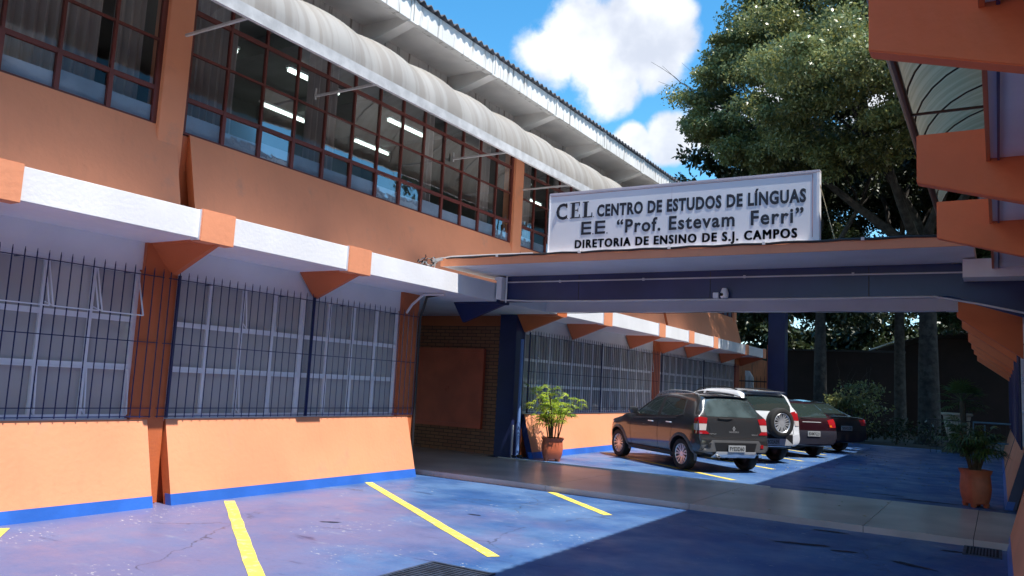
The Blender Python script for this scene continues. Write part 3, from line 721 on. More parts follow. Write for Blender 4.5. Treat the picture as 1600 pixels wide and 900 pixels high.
# ------------------------------------------------------------------ drains
GR = mat('iron_grate', (.05, .07, .12), rough=.5, metal=.3, var=.3, vscale=8)
def grate(x0, y0, x1, y1, lab, alongx=False, n=14):
    t = thing('drain_grate', lab, 'drain', ((x0+x1)/2, (y0+y1)/2, 0))
    b = MB(); f = .03; z = .012
    b.box((x0, y0, .001), (x1, y0+f, z), GR); b.box((x0, y1-f, .001), (x1, y1, z), GR); b.box((x0, y0+f, .001), (x0+f, y1-f, z), GR); b.box((x1-f, y0+f, .001), (x1, y1-f, z), GR); b.build('frame', t)
    b = MB(); b.box((x0+f, y0+f, .0005), (x1-f, y1-f, .003), BLACK); b.build('pit', t)
    b = MB()
    for i in range(1, n):
        if alongx: y = y0+f+(y1-y0-2*f)*i/n; b.box((x0+f, y-.008, .003), (x1-f, y+.008, z-.002), GR)
        else: x = x0+f+(x1-x0-2*f)*i/n; b.box((x-.008, y0+f, .003), (x+.008, y1-f, z-.002), GR)
    b.build('slats', t)
grate(-4.27, 4.5, -3.62, 5.86, 'large square drain grate with thin bars in the sunlit blue floor', True, 26)
grate(-.37, 10.2, .0, 10.82, 'small shaded drain grate against the edge of the walkway', False, 10)

# ------------------------------------------------------------------ leaves and plants
def leafmat(name, c, tr=.35, rough=.45):
    m = bpy.data.materials.new(name); m.use_nodes = True; nt = m.node_tree; bs = nt.nodes['Principled BSDF']
    geo = N(nt, 'ShaderNodeNewGeometry'); n = N(nt, 'ShaderNodeTexNoise'); n.inputs['Scale'].default_value = 1.1; nt.links.new(geo.outputs['Position'], n.inputs['Vector'])
    col = mixc(nt, smooth(nt, n.outputs[0], .35, .65), tuple(x*.65 for x in c), tuple(min(1, x*1.5) for x in c))
    col2 = mixc(nt, geo.outputs['Random Per Island'], col, (c[0]*1.9, c[1]*1.35, c[2]*.8))
    nt.links.new(col2, bs.inputs['Base Color']); bs.inputs['Roughness'].default_value = rough; bs.inputs['Specular IOR Level'].default_value = .55
    t = N(nt, 'ShaderNodeBsdfTranslucent'); nt.links.new(col2, t.inputs[0]); mx = N(nt, 'ShaderNodeMixShader'); mx.inputs[0].default_value = tr
    nt.links.new(bs.outputs[0], mx.inputs[1]); nt.links.new(t.outputs[0], mx.inputs[2]); nt.links.new(mx.outputs[0], nt.nodes['Material Output'].inputs[0]); return m
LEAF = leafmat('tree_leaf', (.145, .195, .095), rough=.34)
LEAFD = leafmat('dark_leaf', (.020, .036, .013), .15)  # darkened so the colour carries shade the background foliage does not receive
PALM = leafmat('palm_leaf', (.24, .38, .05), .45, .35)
PALMD = leafmat('shade_toned_palm_leaf', (.05, .10, .025), .3, .4)  # darker copy of the palm leaf with shade put into its colour
BARK = mat('bark', (.05, .043, .038), rough=.95, var=.4, vscale=5, bump=.9, bscale=12, col2=(.085, .08, .07), c2scale=4)
STEM = mat('palm_stem', (.09, .06, .03), rough=.8, var=.3, vscale=20)

def fan_leaf(b, c, d, r, mt, nl=8, w=.022, spread=2.3, droop=.35):
    d = Vector(d).normalized(); side = d.cross(Vector((0, 0, 1))); side = side.normalized() if side.length > .01 else Vector((1, 0, 0)); up = side.cross(d).normalized()
    for i in range(nl):
        a = (i/(nl-1)-.5)*spread; v = (d*math.cos(a)+side*math.sin(a)); rr_ = r*random.uniform(.8, 1.05); pw = v.cross(up).normalized()*w
        p0 = Vector(c); p1 = p0+v*rr_*.5+up*.02; p2 = p0+v*rr_-Vector((0, 0, droop*rr_*random.uniform(.5, 1.2)))
        b.add([p0, p1-pw, p2, p1+pw, p1+up*.004], [(0, 1, 4), (1, 2, 4), (2, 3, 4), (3, 0, 4)], mt)
def pot_palm(loc, w, h, ph, label, mt, seed, nst=9, spread=.30, dark=False, rot=.6):
    random.seed(seed); x, y, z = loc
    t = thing('potted_palm', label, 'potted plant', loc)
    b = MB(); r = w/2*.80
    prof = [(0, .05), (r*.72, .05), (r*.80, .10*h), (r*.93, .28*h), (r*1.0, .5*h), (r*.96, .72*h), (r*.93, .86*h), (r*1.02, .93*h), (r*1.08, h), (r*.96, h), (r*.92, h-.04), (0, h-.05)]
    b.lathe(prof, (x, y, z), TERRA, n=32, sq=5, rot=rot)
    for k in range(4):
        a = rot+math.pi/4+k*math.pi/2; cx, cy = x+math.cos(a)*r*.78, y+math.sin(a)*r*.78
        b.lathe([(0, 0), (.035, 0), (.05, .06), (0, .06)], (cx, cy, z), TERRA, n=8)
    b.build('pot', t, smooth=True)
    b = MB(); b.lathe([(r*.93, 0), (0, .02)], (x, y, z+h-.045), SOIL, n=16, sq=5, rot=rot); b.build('soil', t)
    bs = MB(); bl = MB()
    for k in range(nst):
        a = random.uniform(0, 6.28); q = random.uniform(.1, .55)*r; bx, by = x+math.cos(a)*q, y+math.sin(a)*q
        H = ph*random.uniform(.45, 1.0); a2 = a+random.uniform(-.5, .5); lean = spread*random.uniform(.2, 1)*H/ph
        tx, ty = bx+math.cos(a2)*lean, by+math.sin(a2)*lean
        zb = z+h-.04; P = [(bx, by, zb), (bx+(tx-bx)*.35, by+(ty-by)*.35, zb+H*.5), (tx, ty, zb+H*.86)]
        bs.tube(P, [.014, .012, .010], STEM, n=5)
        for j in range(10):
            f = random.uniform(.50, 1); px, py, pz = bx+(tx-bx)*f, by+(ty-by)*f, zb+H*.86*f
            th = random.uniform(0, 6.28); el = random.uniform(-.1, 1.1); L = random.uniform(.08, .22)
            d = Vector((math.cos(th)*math.cos(el), math.sin(th)*math.cos(el), math.sin(el))); c = Vector((px, py, pz))+d*L
            bs.tube([(px, py, pz), c], .003, mt, n=3, cap=False)
            fan_leaf(bl, c, d+Vector((0, 0, -.25)), random.uniform(.16, .25), mt, nl=random.choice((6, 7, 8)), w=.013)
    bs.build('stem', t); bl.build('foliage', t); return t
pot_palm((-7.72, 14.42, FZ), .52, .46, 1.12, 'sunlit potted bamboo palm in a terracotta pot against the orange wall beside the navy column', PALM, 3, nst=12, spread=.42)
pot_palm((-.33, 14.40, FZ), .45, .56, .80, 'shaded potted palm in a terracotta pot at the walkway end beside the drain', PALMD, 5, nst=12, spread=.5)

def fan_palm(x, y, H, label):
    t = thing('fan_palm', label, 'palm', (x, y, FZ)); b = MB(); b.tube([(x, y, 0), (x+.03, y, H*.5), (x, y, H)], [.10, .075, .09], STEM, n=8); b.build('trunk', t, smooth=True)
    b = MB(); random.seed(21)
    for k in range(20):
        th = k*2.4; el = random.uniform(-.5, 1.2); L = random.uniform(.35, .5); d = Vector((math.cos(th)*math.cos(el), math.sin(th)*math.cos(el), math.sin(el))); c = Vector((x, y, H))+d*L
        b.tube([(x, y, H), c], .008, PALMD, n=3, cap=False); fan_leaf(b, c, d, .42, PALMD, nl=12, w=.02, spread=3.2, droop=.15)
    b.build('crown', t)
fan_palm(-.95, 28, 1.75, 'small fan palm with a thin trunk in the shade beyond the courtyard')
b = MB(); b.lathe([(0, .0), (.22, 0), (.26, .08), (.36, .5), (.40, .82), (.46, .86), (.46, .93), (.38, .93), (.36, .6), (0, .55)], (-1.18, 30, FZ+.35), mat('cream_planter', (.50, .46, .34), rough=.7, var=.15), n=24); b.box((-1.6, 29.6, 0), (-.76, 30.4, FZ+.345), mat('dark_plinth', (.10, .09, .08)))
tag(b.build('urn_planter', smooth=True), 'cream round urn planter on a plinth beneath the trees', 'planter')
b = MB()
for x in np.arange(-1.9, 1.2, .16): b.tube([(x, 29.2, 0), (x, 29.2, 1.15)], .009, CABLE, n=4)
for z in (.25, 1.1): b.box((-1.95, 29.19, z), (1.2, 29.21, z+.03), CABLE)
tag(b.build('iron_fence'), 'low thin iron fence in front of the cream urn', 'fence')
BR = mat('blue_rail_paint', (.06, .16, .22), rough=.4)
b = MB(); b.tube([(-.62, 26, FZ), (-.62, 26, 1.16), (1.2, 26, 1.16)], .03, BR); b.tube([(-.62, 26, .62), (1.2, 26, .62)], .02, BR); b.tube([(-.35, 26, .1), (-.35, 26, 1.1)], .02, BR)
tag(b.build('handrail', smooth=True), 'blue painted tube handrail beyond the shaded potted palm', 'railing')

def leaf_cloud(name, parent, blobs, dens, size, mt, seed, flat=.85, hole=.30):
    """many small leaf faces spread through lumpy clumps"""
    r_ = np.random.default_rng(seed); C = []
    for (cx, cy, cz, rx, ry, rz) in blobs:
        nsub = max(6, int(rx*ry*rz*1.1+10)); u = r_.normal(size=(nsub, 3)); u /= np.linalg.norm(u, axis=1)[:, None]; rad = r_.uniform(.35, 1.0, nsub)**.6
        sub = u*(rad*r_.uniform(.7, 1.35, nsub))[:, None]*np.array([rx, ry, rz])+np.array([cx, cy, cz])
        for s_ in sub:
            k = int(dens*r_.uniform(.5, 1.3)); R_ = r_.uniform(.55, 1.15)*min(1.25, .45+.16*(rx+rz))
            w = r_.normal(size=(k, 3)); w /= np.linalg.norm(w, axis=1)[:, None]; w *= (r_.uniform(0, 1, k)**.55)[:, None]*R_*np.array([r_.uniform(.7, 1.3), r_.uniform(.7, 1.3), r_.uniform(.4, .8)]); w[:, 2] += .25*w[:, 0]*r_.uniform(-1, 1)
            C.append(s_+w)
    C = np.concatenate(C); n = len(C)
    a = r_.normal(size=(n, 3)); a[:, 2] -= .5; a /= np.linalg.norm(a, axis=1)[:, None]
    q = r_.normal(size=(n, 3)); q = np.cross(a, q); q /= np.linalg.norm(q, axis=1)[:, None]
    s_ = size*r_.uniform(.6, 1.35, n)[:, None]
    V = np.stack([C, C+a*s_*.5+q*s_*.24, C+a*s_, C+a*s_*.5-q*s_*.24], 1).reshape(-1, 3)
    me = bpy.data.meshes.new(name); me.vertices.add(4*n); me.vertices.foreach_set('co', V.ravel()); me.loops.add(4*n); me.polygons.add(n)
    me.loops.foreach_set('vertex_index', np.arange(4*n, dtype=np.int32)); me.polygons.foreach_set('loop_start', np.arange(0, 4*n, 4, dtype=np.int32))
    me.materials.append(mt); me.update(calc_edges=True); me.validate()
    o = bpy.data.objects.new(name, me); COL.objects.link(o)
    if parent: attach(o, parent)
    return o
def limb(b, p0, p1, r0, r1, depth, rr):
    p0, p1 = Vector(p0), Vector(p1); n = 5; pts = []
    for i in range(n+1):
        t = i/n; j = (p1-p0).length*.03
        pts.append(p0.lerp(p1, t)+(Vector((rr.uniform(-j, j), rr.uniform(-j, j), rr.uniform(-j, j))) if 0 < i < n else Vector()))
    b.tube(pts, [r0+(r1-r0)*i/n for i in range(n+1)], BARK, n=9 if r0 > .1 else 6)
    if depth:
        for k in range(3 if depth > 1 else 3):
            t = rr.uniform(.45, 1); s_ = p0.lerp(p1, t); d = (p1-p0).normalized()+Vector((rr.uniform(-.9, .9), rr.uniform(-.9, .9), rr.uniform(-.2, .7))); L = (p1-p0).length*rr.uniform(.45, .7)
            limb(b, s_, s_+d.normalized()*L, r1*.8+(r0-r1)*(1-t)*.5, r1*.3, depth-1, rr)
def tree(label, x, y, H, r, limbs, blobs, dens, size, mt, seed, lean=(0, 0), group=None, depth=2):
    t = thing('tree', label, 'tree', (x, y, 0), group); b = MB(); rr = random.Random(seed)
    top = Vector((x+lean[0], y+lean[1], H))
    b.tube([(x, y, -.1), (x+.02, y, .35), (x+lean[0]*.3, y+lean[1]*.3, H*.4), (x+lean[0]*.65, y+lean[1]*.65, H*.7), top], [r*1.7, r*1.15, r, r*.85, r*.65], BARK, n=14)
    for L in limbs: limb(b, top if len(L) == 3 else L[3:6], L[:3], r*.6, r*.16, depth, rr)
    b.build('trunk', t, smooth=True)
    leaf_cloud('crown', t, blobs, dens, size, mt, seed)
    return t
tree('tall leafy tree with a thick pale grey trunk standing closest behind the canopy', -2.42, 36.5, 7.5, .38,
     [(-8.5, 33, 13), (-4.5, 30, 12.5), (-1, 32, 14), (.8, 29, 11), (-5.5, 34, 17)],
     [(-4.6, 25.6, 12.3, 1.7, 1.6, 1.4), (-5.5, 28.8, 13.4, 1.8, 1.6, 1.7), (-3.5, 28.6, 13.2, 1.9, 1.6, 2.0), (-6.9, 30.5, 12.4, 1.4, 1.4, 1.2), (-1.7, 29, 13.0, 1.6, 1.6, 2.0),
      (-10.2, 33, 14.5, 1.7, 1.6, 1.5), (-11.0, 33, 12.9, 1.1, 1.2, .9), (-8.4, 33, 17.4, 1.7, 1.9, 1.7), (-8.9, 33.5, 13.3, 1.7, 1.5, 1.2), (-7.2, 33.5, 16.6, 2.2, 2, 2.2), (-8.0, 34, 20.6, 1.7, 2, 1.8), (-5.9, 33, 20.2, 2.8, 2.4, 2.4), (-3.8, 32.5, 18.0, 2.8, 2.4, 2.6),
      (-8.0, 34, 11.3, 1.4, 1.3, .9), (-1.0, 33, 16.5, 2.4, 2.4, 2.6), (.9, 28.0, 11.2, 1.9, 2.4, 1.4), (2.6, 25.6, 11.2, 2.2, 2.4, 1.5), (-4.6, 31.5, 10.8, 1.7, 1.2, .7), (-6.6, 31, 14.6, 2.6, 1.4, 1.6), (-4.4, 30.2, 15.6, 2.6, 1.4, 1.8), (-2.6, 30.5, 11.4, 1.8, 1.4, 1.2), (-7.6, 32, 18.9, 1.8, 1.4, 1.6), (-9.7, 32.6, 16.0, 1.0, 1.2, 1.0), (-3.4, 30, 17.2, 2.4, 1.6, 1.6), (-8.6, 32.6, 11.9, 1.5, 1.2, .9), (-6.3, 32.6, 11.6, 1.6, 1.2, .8)],
     900, .155, LEAF, 1, group=None)
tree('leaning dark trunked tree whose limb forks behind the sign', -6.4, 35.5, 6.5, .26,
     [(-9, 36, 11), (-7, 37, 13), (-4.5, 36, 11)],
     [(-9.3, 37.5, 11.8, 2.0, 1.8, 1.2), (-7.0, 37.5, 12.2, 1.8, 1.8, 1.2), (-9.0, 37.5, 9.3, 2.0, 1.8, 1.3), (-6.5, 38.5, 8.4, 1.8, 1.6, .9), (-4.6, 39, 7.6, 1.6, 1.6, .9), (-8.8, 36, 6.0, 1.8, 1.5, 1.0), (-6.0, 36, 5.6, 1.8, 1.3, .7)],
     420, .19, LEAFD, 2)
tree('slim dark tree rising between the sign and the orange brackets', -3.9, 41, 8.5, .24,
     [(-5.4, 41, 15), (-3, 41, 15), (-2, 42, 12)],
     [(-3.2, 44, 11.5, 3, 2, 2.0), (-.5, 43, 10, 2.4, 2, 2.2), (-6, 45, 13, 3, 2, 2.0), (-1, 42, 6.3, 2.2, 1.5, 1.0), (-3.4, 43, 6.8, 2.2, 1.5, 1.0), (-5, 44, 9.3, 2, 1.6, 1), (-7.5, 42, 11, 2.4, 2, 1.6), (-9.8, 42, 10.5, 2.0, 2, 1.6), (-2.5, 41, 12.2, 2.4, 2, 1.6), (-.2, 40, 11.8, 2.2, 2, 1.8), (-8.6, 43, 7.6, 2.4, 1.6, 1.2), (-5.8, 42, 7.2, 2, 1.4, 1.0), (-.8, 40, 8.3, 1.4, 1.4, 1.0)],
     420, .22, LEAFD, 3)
tree('broad tree behind the sunless wing with unseen clumps added for shade', 4.2, 33, 7, .35,
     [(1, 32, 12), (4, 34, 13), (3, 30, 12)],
     [(1.5, 31, 12.5, 3.4, 3.4, 2.2), (4.5, 34, 14, 4, 4, 3), (2, 36.5, 11.5, 3, 3, 2.5), (4, 29, 11, 3, 3, 2), (0.3, 28, 11.5, 2.0, 2.0, 1.2), (5, 40, 13, 4, 4, 2.5), (2.5, 45, 13, 4, 4, 2.5)],  # far clumps stand out of view, added to shade the yard
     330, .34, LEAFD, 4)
tree('dark tree with twin limbs and wide crown clumps added to shade the yard', 1.9, 44, 7.5, .3,
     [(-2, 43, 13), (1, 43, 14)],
     [(0, 46, 12, 3.5, 3, 3), (3, 46, 8, 3.5, 3, 3), (-3, 48, 14, 3.5, 3, 3)]+[(x_, y_, 13.5, 2.3, 2.3, 1.3) for x_ in (-10, -6.5, -3, .5, 4, 7.5) for y_ in (38, 42.5, 47)],  # wide grid of crown clumps added overhead to darken the yard
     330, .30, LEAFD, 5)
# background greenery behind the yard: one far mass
tree('dark evergreen added to cut sky light beyond the streaked orange wall at the end of the sunlit wing', -13, 39, 5, .25, [(-14, 39, 9), (-12, 40, 9)], [(-13.5, 38, 6.5, 3, 2.4, 3), (-11, 42, 8, 2.6, 2.4, 2.6), (-16, 37, 9, 3, 3, 3), (-12.5, 37, 10.5, 2.4, 2, 1.6)], 330, .24, LEAFD, 6)  # tree added to block sky light coming in from the left
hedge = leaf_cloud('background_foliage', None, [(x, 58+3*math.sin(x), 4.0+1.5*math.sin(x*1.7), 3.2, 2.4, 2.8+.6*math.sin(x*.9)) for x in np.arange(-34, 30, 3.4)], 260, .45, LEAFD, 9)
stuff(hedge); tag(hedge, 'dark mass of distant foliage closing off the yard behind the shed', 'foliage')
# sunlit bush
bu = thing('bush', 'sun dappled rounded bush under the trees beside the dark parked sedan', 'bush', (-4.75, 33, 0))
b = MB(); rr = random.Random(8)
for k in range(6): limb(b, (-4.75, 33, 0), (-4.75+rr.uniform(-.7, .7), 33+rr.uniform(-.5, .5), 2.0), .04, .012, 1, rr)
b.build('stem', bu); leaf_cloud('foliage', bu, [(-4.8, 33, 1.75, .8, .8, .75), (-4.3, 33, 1.2, .6, .6, .6), (-5.3, 33, 1.1, .5, .5, .5)], 110, .13, LEAF, 12)
b = MB()
sh = thing('shrub', 'low dark shrubs at the foot of the trees past the courtyard', 'shrub', (-2, 35, 0))
b = MB(); b.tube([(-3.4, 34.5, 0), (-3.4, 34.5, .5)], .03, BARK); b.build('stem', sh)
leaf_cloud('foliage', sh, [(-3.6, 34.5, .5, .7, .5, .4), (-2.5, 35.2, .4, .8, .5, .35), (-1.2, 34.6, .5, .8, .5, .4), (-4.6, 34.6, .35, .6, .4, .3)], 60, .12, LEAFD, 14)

# fallen leaves scattered on the floor
r_ = np.random.default_rng(5); b = MB(); FL = mat('dry_leaf', (.42, .36, .14), rough=.7, var=.4, vscale=30)
for k in range(420):
    x = r_.uniform(-7.6, -.2); y = 15+abs(r_.normal())*5+r_.uniform(0, 6)
    if k < 9: x = r_.uniform(-3.5, -.5); y = r_.uniform(11, 13.9)
    if y > 32: continue
    s_ = r_.uniform(.02, .045); a = r_.uniform(0, 6.28); d = Vector((math.cos(a), math.sin(a), 0))*s_; n_ = Vector((-d.y, d.x, 0))*.45; p = Vector((x, y, FZ+.009))
    b.add([p-d, p+n_+Vector((0, 0, .008)), p+d, p-n_+Vector((0, 0, .004))], [(0, 1, 2), (0, 2, 3)], FL)
tag(stuff(b.build('fallen_leaves')), 'small dry leaves scattered over the shaded blue floor', 'leaves')

STN = mat('oil_stain', (.008, .012, .030), rough=.65, var=.3, vscale=12, bump=.1)
rs = random.Random(3)
for (x, y, z, L, w_, a) in ((-1.86, 9.43, .004, .34, .07, .3), (-1.78, 10.56, .004, .22, .05, .1), (-1.42, 9.33, .004, .16, .05, .3), (-.77, 9.1, .004, .26, .06, -.5), (-.45, 10.3, .004, .16, .05, .2), (-1.0, 14.35, FZ+.004, .55, .07, .05), (-1.6, 14.7, FZ+.004, .35, .05, 0), (-2.6, 14.55, FZ+.004, .4, .04, .1), (-6.2, 6.6, .004, .12, .03, .6), (-5.4, 8.2, .004, .10, .03, .2)):
    b = MB(); n = 22; P = []
    for i in range(n):
        t = 2*math.pi*i/n; q = rs.uniform(.65, 1.1); u, v = L*q*math.cos(t), w_*q*math.sin(t); P.append((x+u*math.cos(a)-v*math.sin(a), y+u*math.sin(a)+v*math.cos(a), z))
    b.add(P+[(x, y, z)], [(i, (i+1) % n, n) for i in range(n)], STN); struct(b.build('floor_stain'))

# ------------------------------------------------------------------ beyond the yard
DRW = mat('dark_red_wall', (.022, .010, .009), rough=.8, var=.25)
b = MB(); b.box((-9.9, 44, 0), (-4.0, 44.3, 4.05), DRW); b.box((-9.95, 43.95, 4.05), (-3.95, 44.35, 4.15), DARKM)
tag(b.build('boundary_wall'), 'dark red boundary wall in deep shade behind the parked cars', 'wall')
shd = thing('arched_shed', 'dark barrel roofed shed with pale roof light strips at the far end of the yard', 'shed', (-2, 50, 0))
b = MB(); n = 20; pts = [(-7.2+11.2*i/n, 47, 3.3+1.75*math.sin(math.pi*i/n)) for i in range(n+1)]
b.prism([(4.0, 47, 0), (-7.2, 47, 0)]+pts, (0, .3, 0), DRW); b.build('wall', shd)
b = MB(); q = [(-7.6+12*i/n, 46.4, 3.35+1.85*math.sin(math.pi*i/n)) for i in range(n+1)]
vs = []; 
for p in q: vs += [p, (p[0], 58, p[2]), (p[0], p[1], p[2]+.07), (p[0], 58, p[2]+.07)]
fs = []
for i in range(n): a = 4*i; c = a+4; fs += [(a, a+1, c+1, c), (a+2, c+2, c+3, a+3), (a, c, c+2, a+2)]
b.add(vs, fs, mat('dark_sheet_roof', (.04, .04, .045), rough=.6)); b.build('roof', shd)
b = MB()
for (x0, x1) in ((-6.6, -6.0), (-5.9, -4.4), (-1.6, -.1)):
    z0 = 3.35+1.85*math.sin(math.pi*(x0+7.6)/12)+.12; z1 = 3.35+1.85*math.sin(math.pi*(x1+7.6)/12)+.12
    b.prism([(x0, 46.3, z0), (x1, 46.3, z1), (x1, 46.3, z1+.07), (x0, 46.3, z0+.07)], (0, .1, 0), mat('roof_light', (.75, .80, .85), rough=.3))
b.build('roof_light', shd)
b = MB(); b.prism([(-11.5, 35.6, 0), (-8.3, 35.6, 0), (-8.3, 35.6, 3.0), (-9.6, 35.6, 3.35), (-11.5, 35.6, 3.35)], (0, .25, 0), mat('stained_orange_wall', (.55, .20, .09), rough=.7, var=.2, streak=.6))
tag(b.build('boundary_wall'), 'streaked orange boundary wall seen through the gap past the far end of the sunlit wing', 'wall')
b = MB(); b.prism([(-9.25, 34.4, 0), (-8.95, 34.4, 0), (-8.95, 34.4, 2.35), (-9.12, 34.4, 2.62), (-9.25, 34.4, 2.62)], (0, .3, 0), WHITE); b.box((-9.26, 34.39, 0), (-8.94, 34.71, 1.75), ORANGE)
tag(b.build('gate_post'), 'white gate post with an orange base beside the iron gate', 'post')
gt = thing('iron_gate', 'dark iron bar gate closing the gap at the end of the sunlit wing', 'gate', (-8.9, 34, 0))
b = MB()
for x in np.arange(-9.5, -8.0, .16): b.tube([(x, 34.2, .1), (x, 34.2, 2.32), (x, 34.2, 2.42)], [.012, .012, .003], CABLE, n=4)
b.build('bars', gt); b = MB(); b.box((-9.6, 34.18, 2.15), (-8.0, 34.22, 2.2), CABLE); b.box((-9.6, 34.18, .3), (-8.0, 34.22, .35), CABLE); b.build('rails', gt)
b = MB(); b.box((-7.72, 32, 0), (-7.08, 32.5, 4.9), NAVY); b.box((-7.76, 32.0, 0), (-7.722, 32.5, 3.6), ORANGE_D)
tag(b.build('pillar', bevel=.01), 'tall navy pillar with an orange flank behind the silver car', 'pillar')

# ------------------------------------------------------------------ cars (x forward, rear axle at x = 0, y to the car's left)
def paint(name, c, metal=.3): return mat(name, c, rough=.32, metal=metal, var=.03, bump=0, coat=1.0, spec=.5)
CGLASS = mat('car_glass', (.022, .034, .032), rough=.04, var=0, bump=0, spec=.9, coat=1)
CGLASSL = mat('car_rear_glass', (.05, .07, .075), rough=.05, var=.4, vscale=3, bump=0, spec=1, coat=1)
REDL = mat('red_lens', (.30, .008, .012), rough=.12, var=.1, bump=0, coat=1)
CLEARL = mat('clear_lens', (.50, .44, .43), rough=.12, var=.1, bump=0, coat=1)
AMBER = mat('amber_lens', (.7, .18, .01), rough=.15, var=.1, bump=0, coat=1)
RIM = mat('alloy_rim', (.62, .58, .56), rough=.3, metal=.7, var=.08, bump=0)
PLAST = mat('grey_cladding', (.085, .085, .09), rough=.5, var=.08, bump=.05)
SILV = mat('satin_silver', (.60, .61, .63), rough=.3, metal=.5, var=.05, bump=0)
PLATE = mat('number_plate', (.30, .31, .32), rough=.4, var=.1, bump=0)
BLK = mat('black_plastic', (.015, .015, .017), rough=.4, var=0, bump=0)

def interp(tab, x):
    xs = [t[0] for t in tab]; ys = [t[1] for t in tab]; return float(np.interp(x, xs, ys))
def make_car(name, label, spec, loc, heading, body_m):
    root = thing(name, label, 'car')
    W = spec['w']/2; top = spec['top']; bot = spec['bot']; belt = spec['belt']; gw = spec['gw']; wb = spec['wb']; wr = spec['wr']
    xr, xf = top[0][0], top[-1][0]
    xs = sorted(set([round(float(v), 3) for v in np.concatenate([[xr, xr+.02, xr+.06, xr+.12, xr+.2, xr+.3], np.linspace(xr+.42, xf-.42, 22), [xf-.3, xf-.2, xf-.12, xf-.05, xf]])] + [p[0] for p in top]))
    secs = []
    for x in xs:
        zt = interp(top, x); zb = interp(bot, x); bl = min(interp(belt, x), zt-.03)
        er = max(0, (xr+.35-x)/.35); ef = max(0, (x-(xf-.75))/.75)
        w = W*(1-.07*er**2.2-.30*ef**2.6)
        g = interp(gw, x)*W*(1-.05*er**2); 
        if zt-bl < .12: g = w*(.95 - .0*ef)
        g = min(g, w*.96); hz = max(.02, min(1, (zt-bl)/.35)); lo = min(.52, bl-.08); lo = max(lo, zb+.05)
        sec = [(0, zb), (w*.75, zb), (w*.955, zb+min(.07, (bl-zb)*.3)), (w*.995, lo), (w, (lo+bl)/2), (w*.975, bl), (g+(w*.97-g)*.42, bl+(zt-bl)*.50), (g, zt-.055*hz-.004), (g*.90, zt-.018*hz), (g*.5, zt+.006), (0, zt+.012)]
        secs.append((x, sec))
    n = len(secs[0][1]); vs = []; fs = []
    for x, s_ in secs:
        for (y, z) in s_: vs.append((x, y, z))
        for (y, z) in s_[-2:0:-1]: vs.append((x, -y, z))
    m = 2*n-2
    for i in range(len(secs)-1):
        for j in range(m): fs.append((i*m+j, i*m+(j+1) % m, (i+1)*m+(j+1) % m, (i+1)*m+j))
    fs.append(tuple(reversed(range(m)))); fs.append(tuple((len(secs)-1)*m+j for j in range(m)))
    me = bpy.data.meshes.new('t'); me.from_pydata(vs, [], fs)
    o = bpy.data.objects.new('t', me); COL.objects.link(o); sm = o.modifiers.new('s', 'SUBSURF'); sm.levels = 1; sm.render_levels = 1
    bpy.context.view_layer.update(); smooth_me = bpy.data.meshes.new_from_object(o.evaluated_get(bpy.context.evaluated_depsgraph_get()))
    bm = bmesh.new(); bm.from_mesh(smooth_me); bmesh.ops.recalc_face_normals(bm, faces=bm.faces); bm.to_mesh(smooth_me)
    bvh = BVHTree.FromBMesh(bm); bm.free()
    o.modifiers.clear(); o.data = smooth_me
    cutters = []
    for cx in (0, wb):
        cb = MB(); nn = 28; rr_ = wr+.055
        for s_ in (1, -1):
            cb.prism([(cx+rr_*math.cos(2*math.pi*k/nn), s_*(W-.27), wr+rr_*math.sin(2*math.pi*k/nn)) for k in range(nn)], (0, s_*.5, 0), BLK)
        c_ = cb.build('cut'); cutters.append(c_); md = o.modifiers.new('b', 'BOOLEAN'); md.operation = 'DIFFERENCE'; md.object = c_; md.solver = 'EXACT'
    bpy.context.view_layer.update(); final = bpy.data.meshes.new_from_object(o.evaluated_get(bpy.context.evaluated_depsgraph_get()))
    for c_ in cutters: bpy.data.objects.remove(c_)
    bpy.data.objects.remove(o)
    final.materials.clear(); final.materials.append(body_m); final.materials.append(BLK)
    for p in final.polygons:
        c_ = p.center
        inwell = any(math.hypot(c_.x-cx, c_.z-wr) < wr+.05 and abs(c_.y) < W-.03 for cx in (0, wb))
        p.material_index = 1 if (inwell and c_.z > .1) or (c_.z < interp(bot, c_.x)+.01 and p.normal.z < -.7) else 0
        p.use_smooth = True
    final.set_sharp_from_angle(angle=R(40))
    body = bpy.data.objects.new('body', final); COL.objects.link(body); attach(body, root)

    def patch(poly, axis, mt, pname, off=.004, parent=root, side=1, cuts=5, b=None):
        """poly in side view (x,z), rear view (y,z) or top view (x,y), laid onto the body surface"""
        bm = bmesh.new()
        if axis == 'side': P = [Vector((p[0], 3*side, p[1])) for p in poly]; d = Vector((0, -side, 0))
        elif axis == 'rear': P = [Vector((-6, p[0], p[1])) for p in poly]; d = Vector((1, 0, 0))
        elif axis == 'front': P = [Vector((9, p[0], p[1])) for p in poly]; d = Vector((-1, 0, 0))
        else: P = [Vector((p[0], p[1], 5)) for p in poly]; d = Vector((0, 0, -1))
        f = bm.faces.new([bm.verts.new(p) for p in P]); bmesh.ops.triangulate(bm, faces=[f])
        for _ in range(cuts):
            L = [e for e in bm.edges if e.calc_length() > .07]
            if not L: break
            bmesh.ops.subdivide_edges(bm, edges=L, cuts=1); bmesh.ops.triangulate(bm, faces=bm.faces)
        for v in bm.verts:
            h = bvh.ray_cast(v.co, d)
            if h[0] is None: h = bvh.find_nearest({'side': Vector((v.co.x, .8*side, v.co.z)), 'rear': Vector((xr+.08, v.co.y, v.co.z)), 'front': Vector((xf-.3, v.co.y, v.co.z))}.get(axis, v.co+d*3))
            nn = h[1] if h[1].dot(d) < 0 else -h[1]
            v.co = h[0]+nn*off
        me = bpy.data.meshes.new(pname); bm.to_mesh(me); bm.free(); me.materials.append(mt)
        for p in me.polygons: p.use_smooth = True
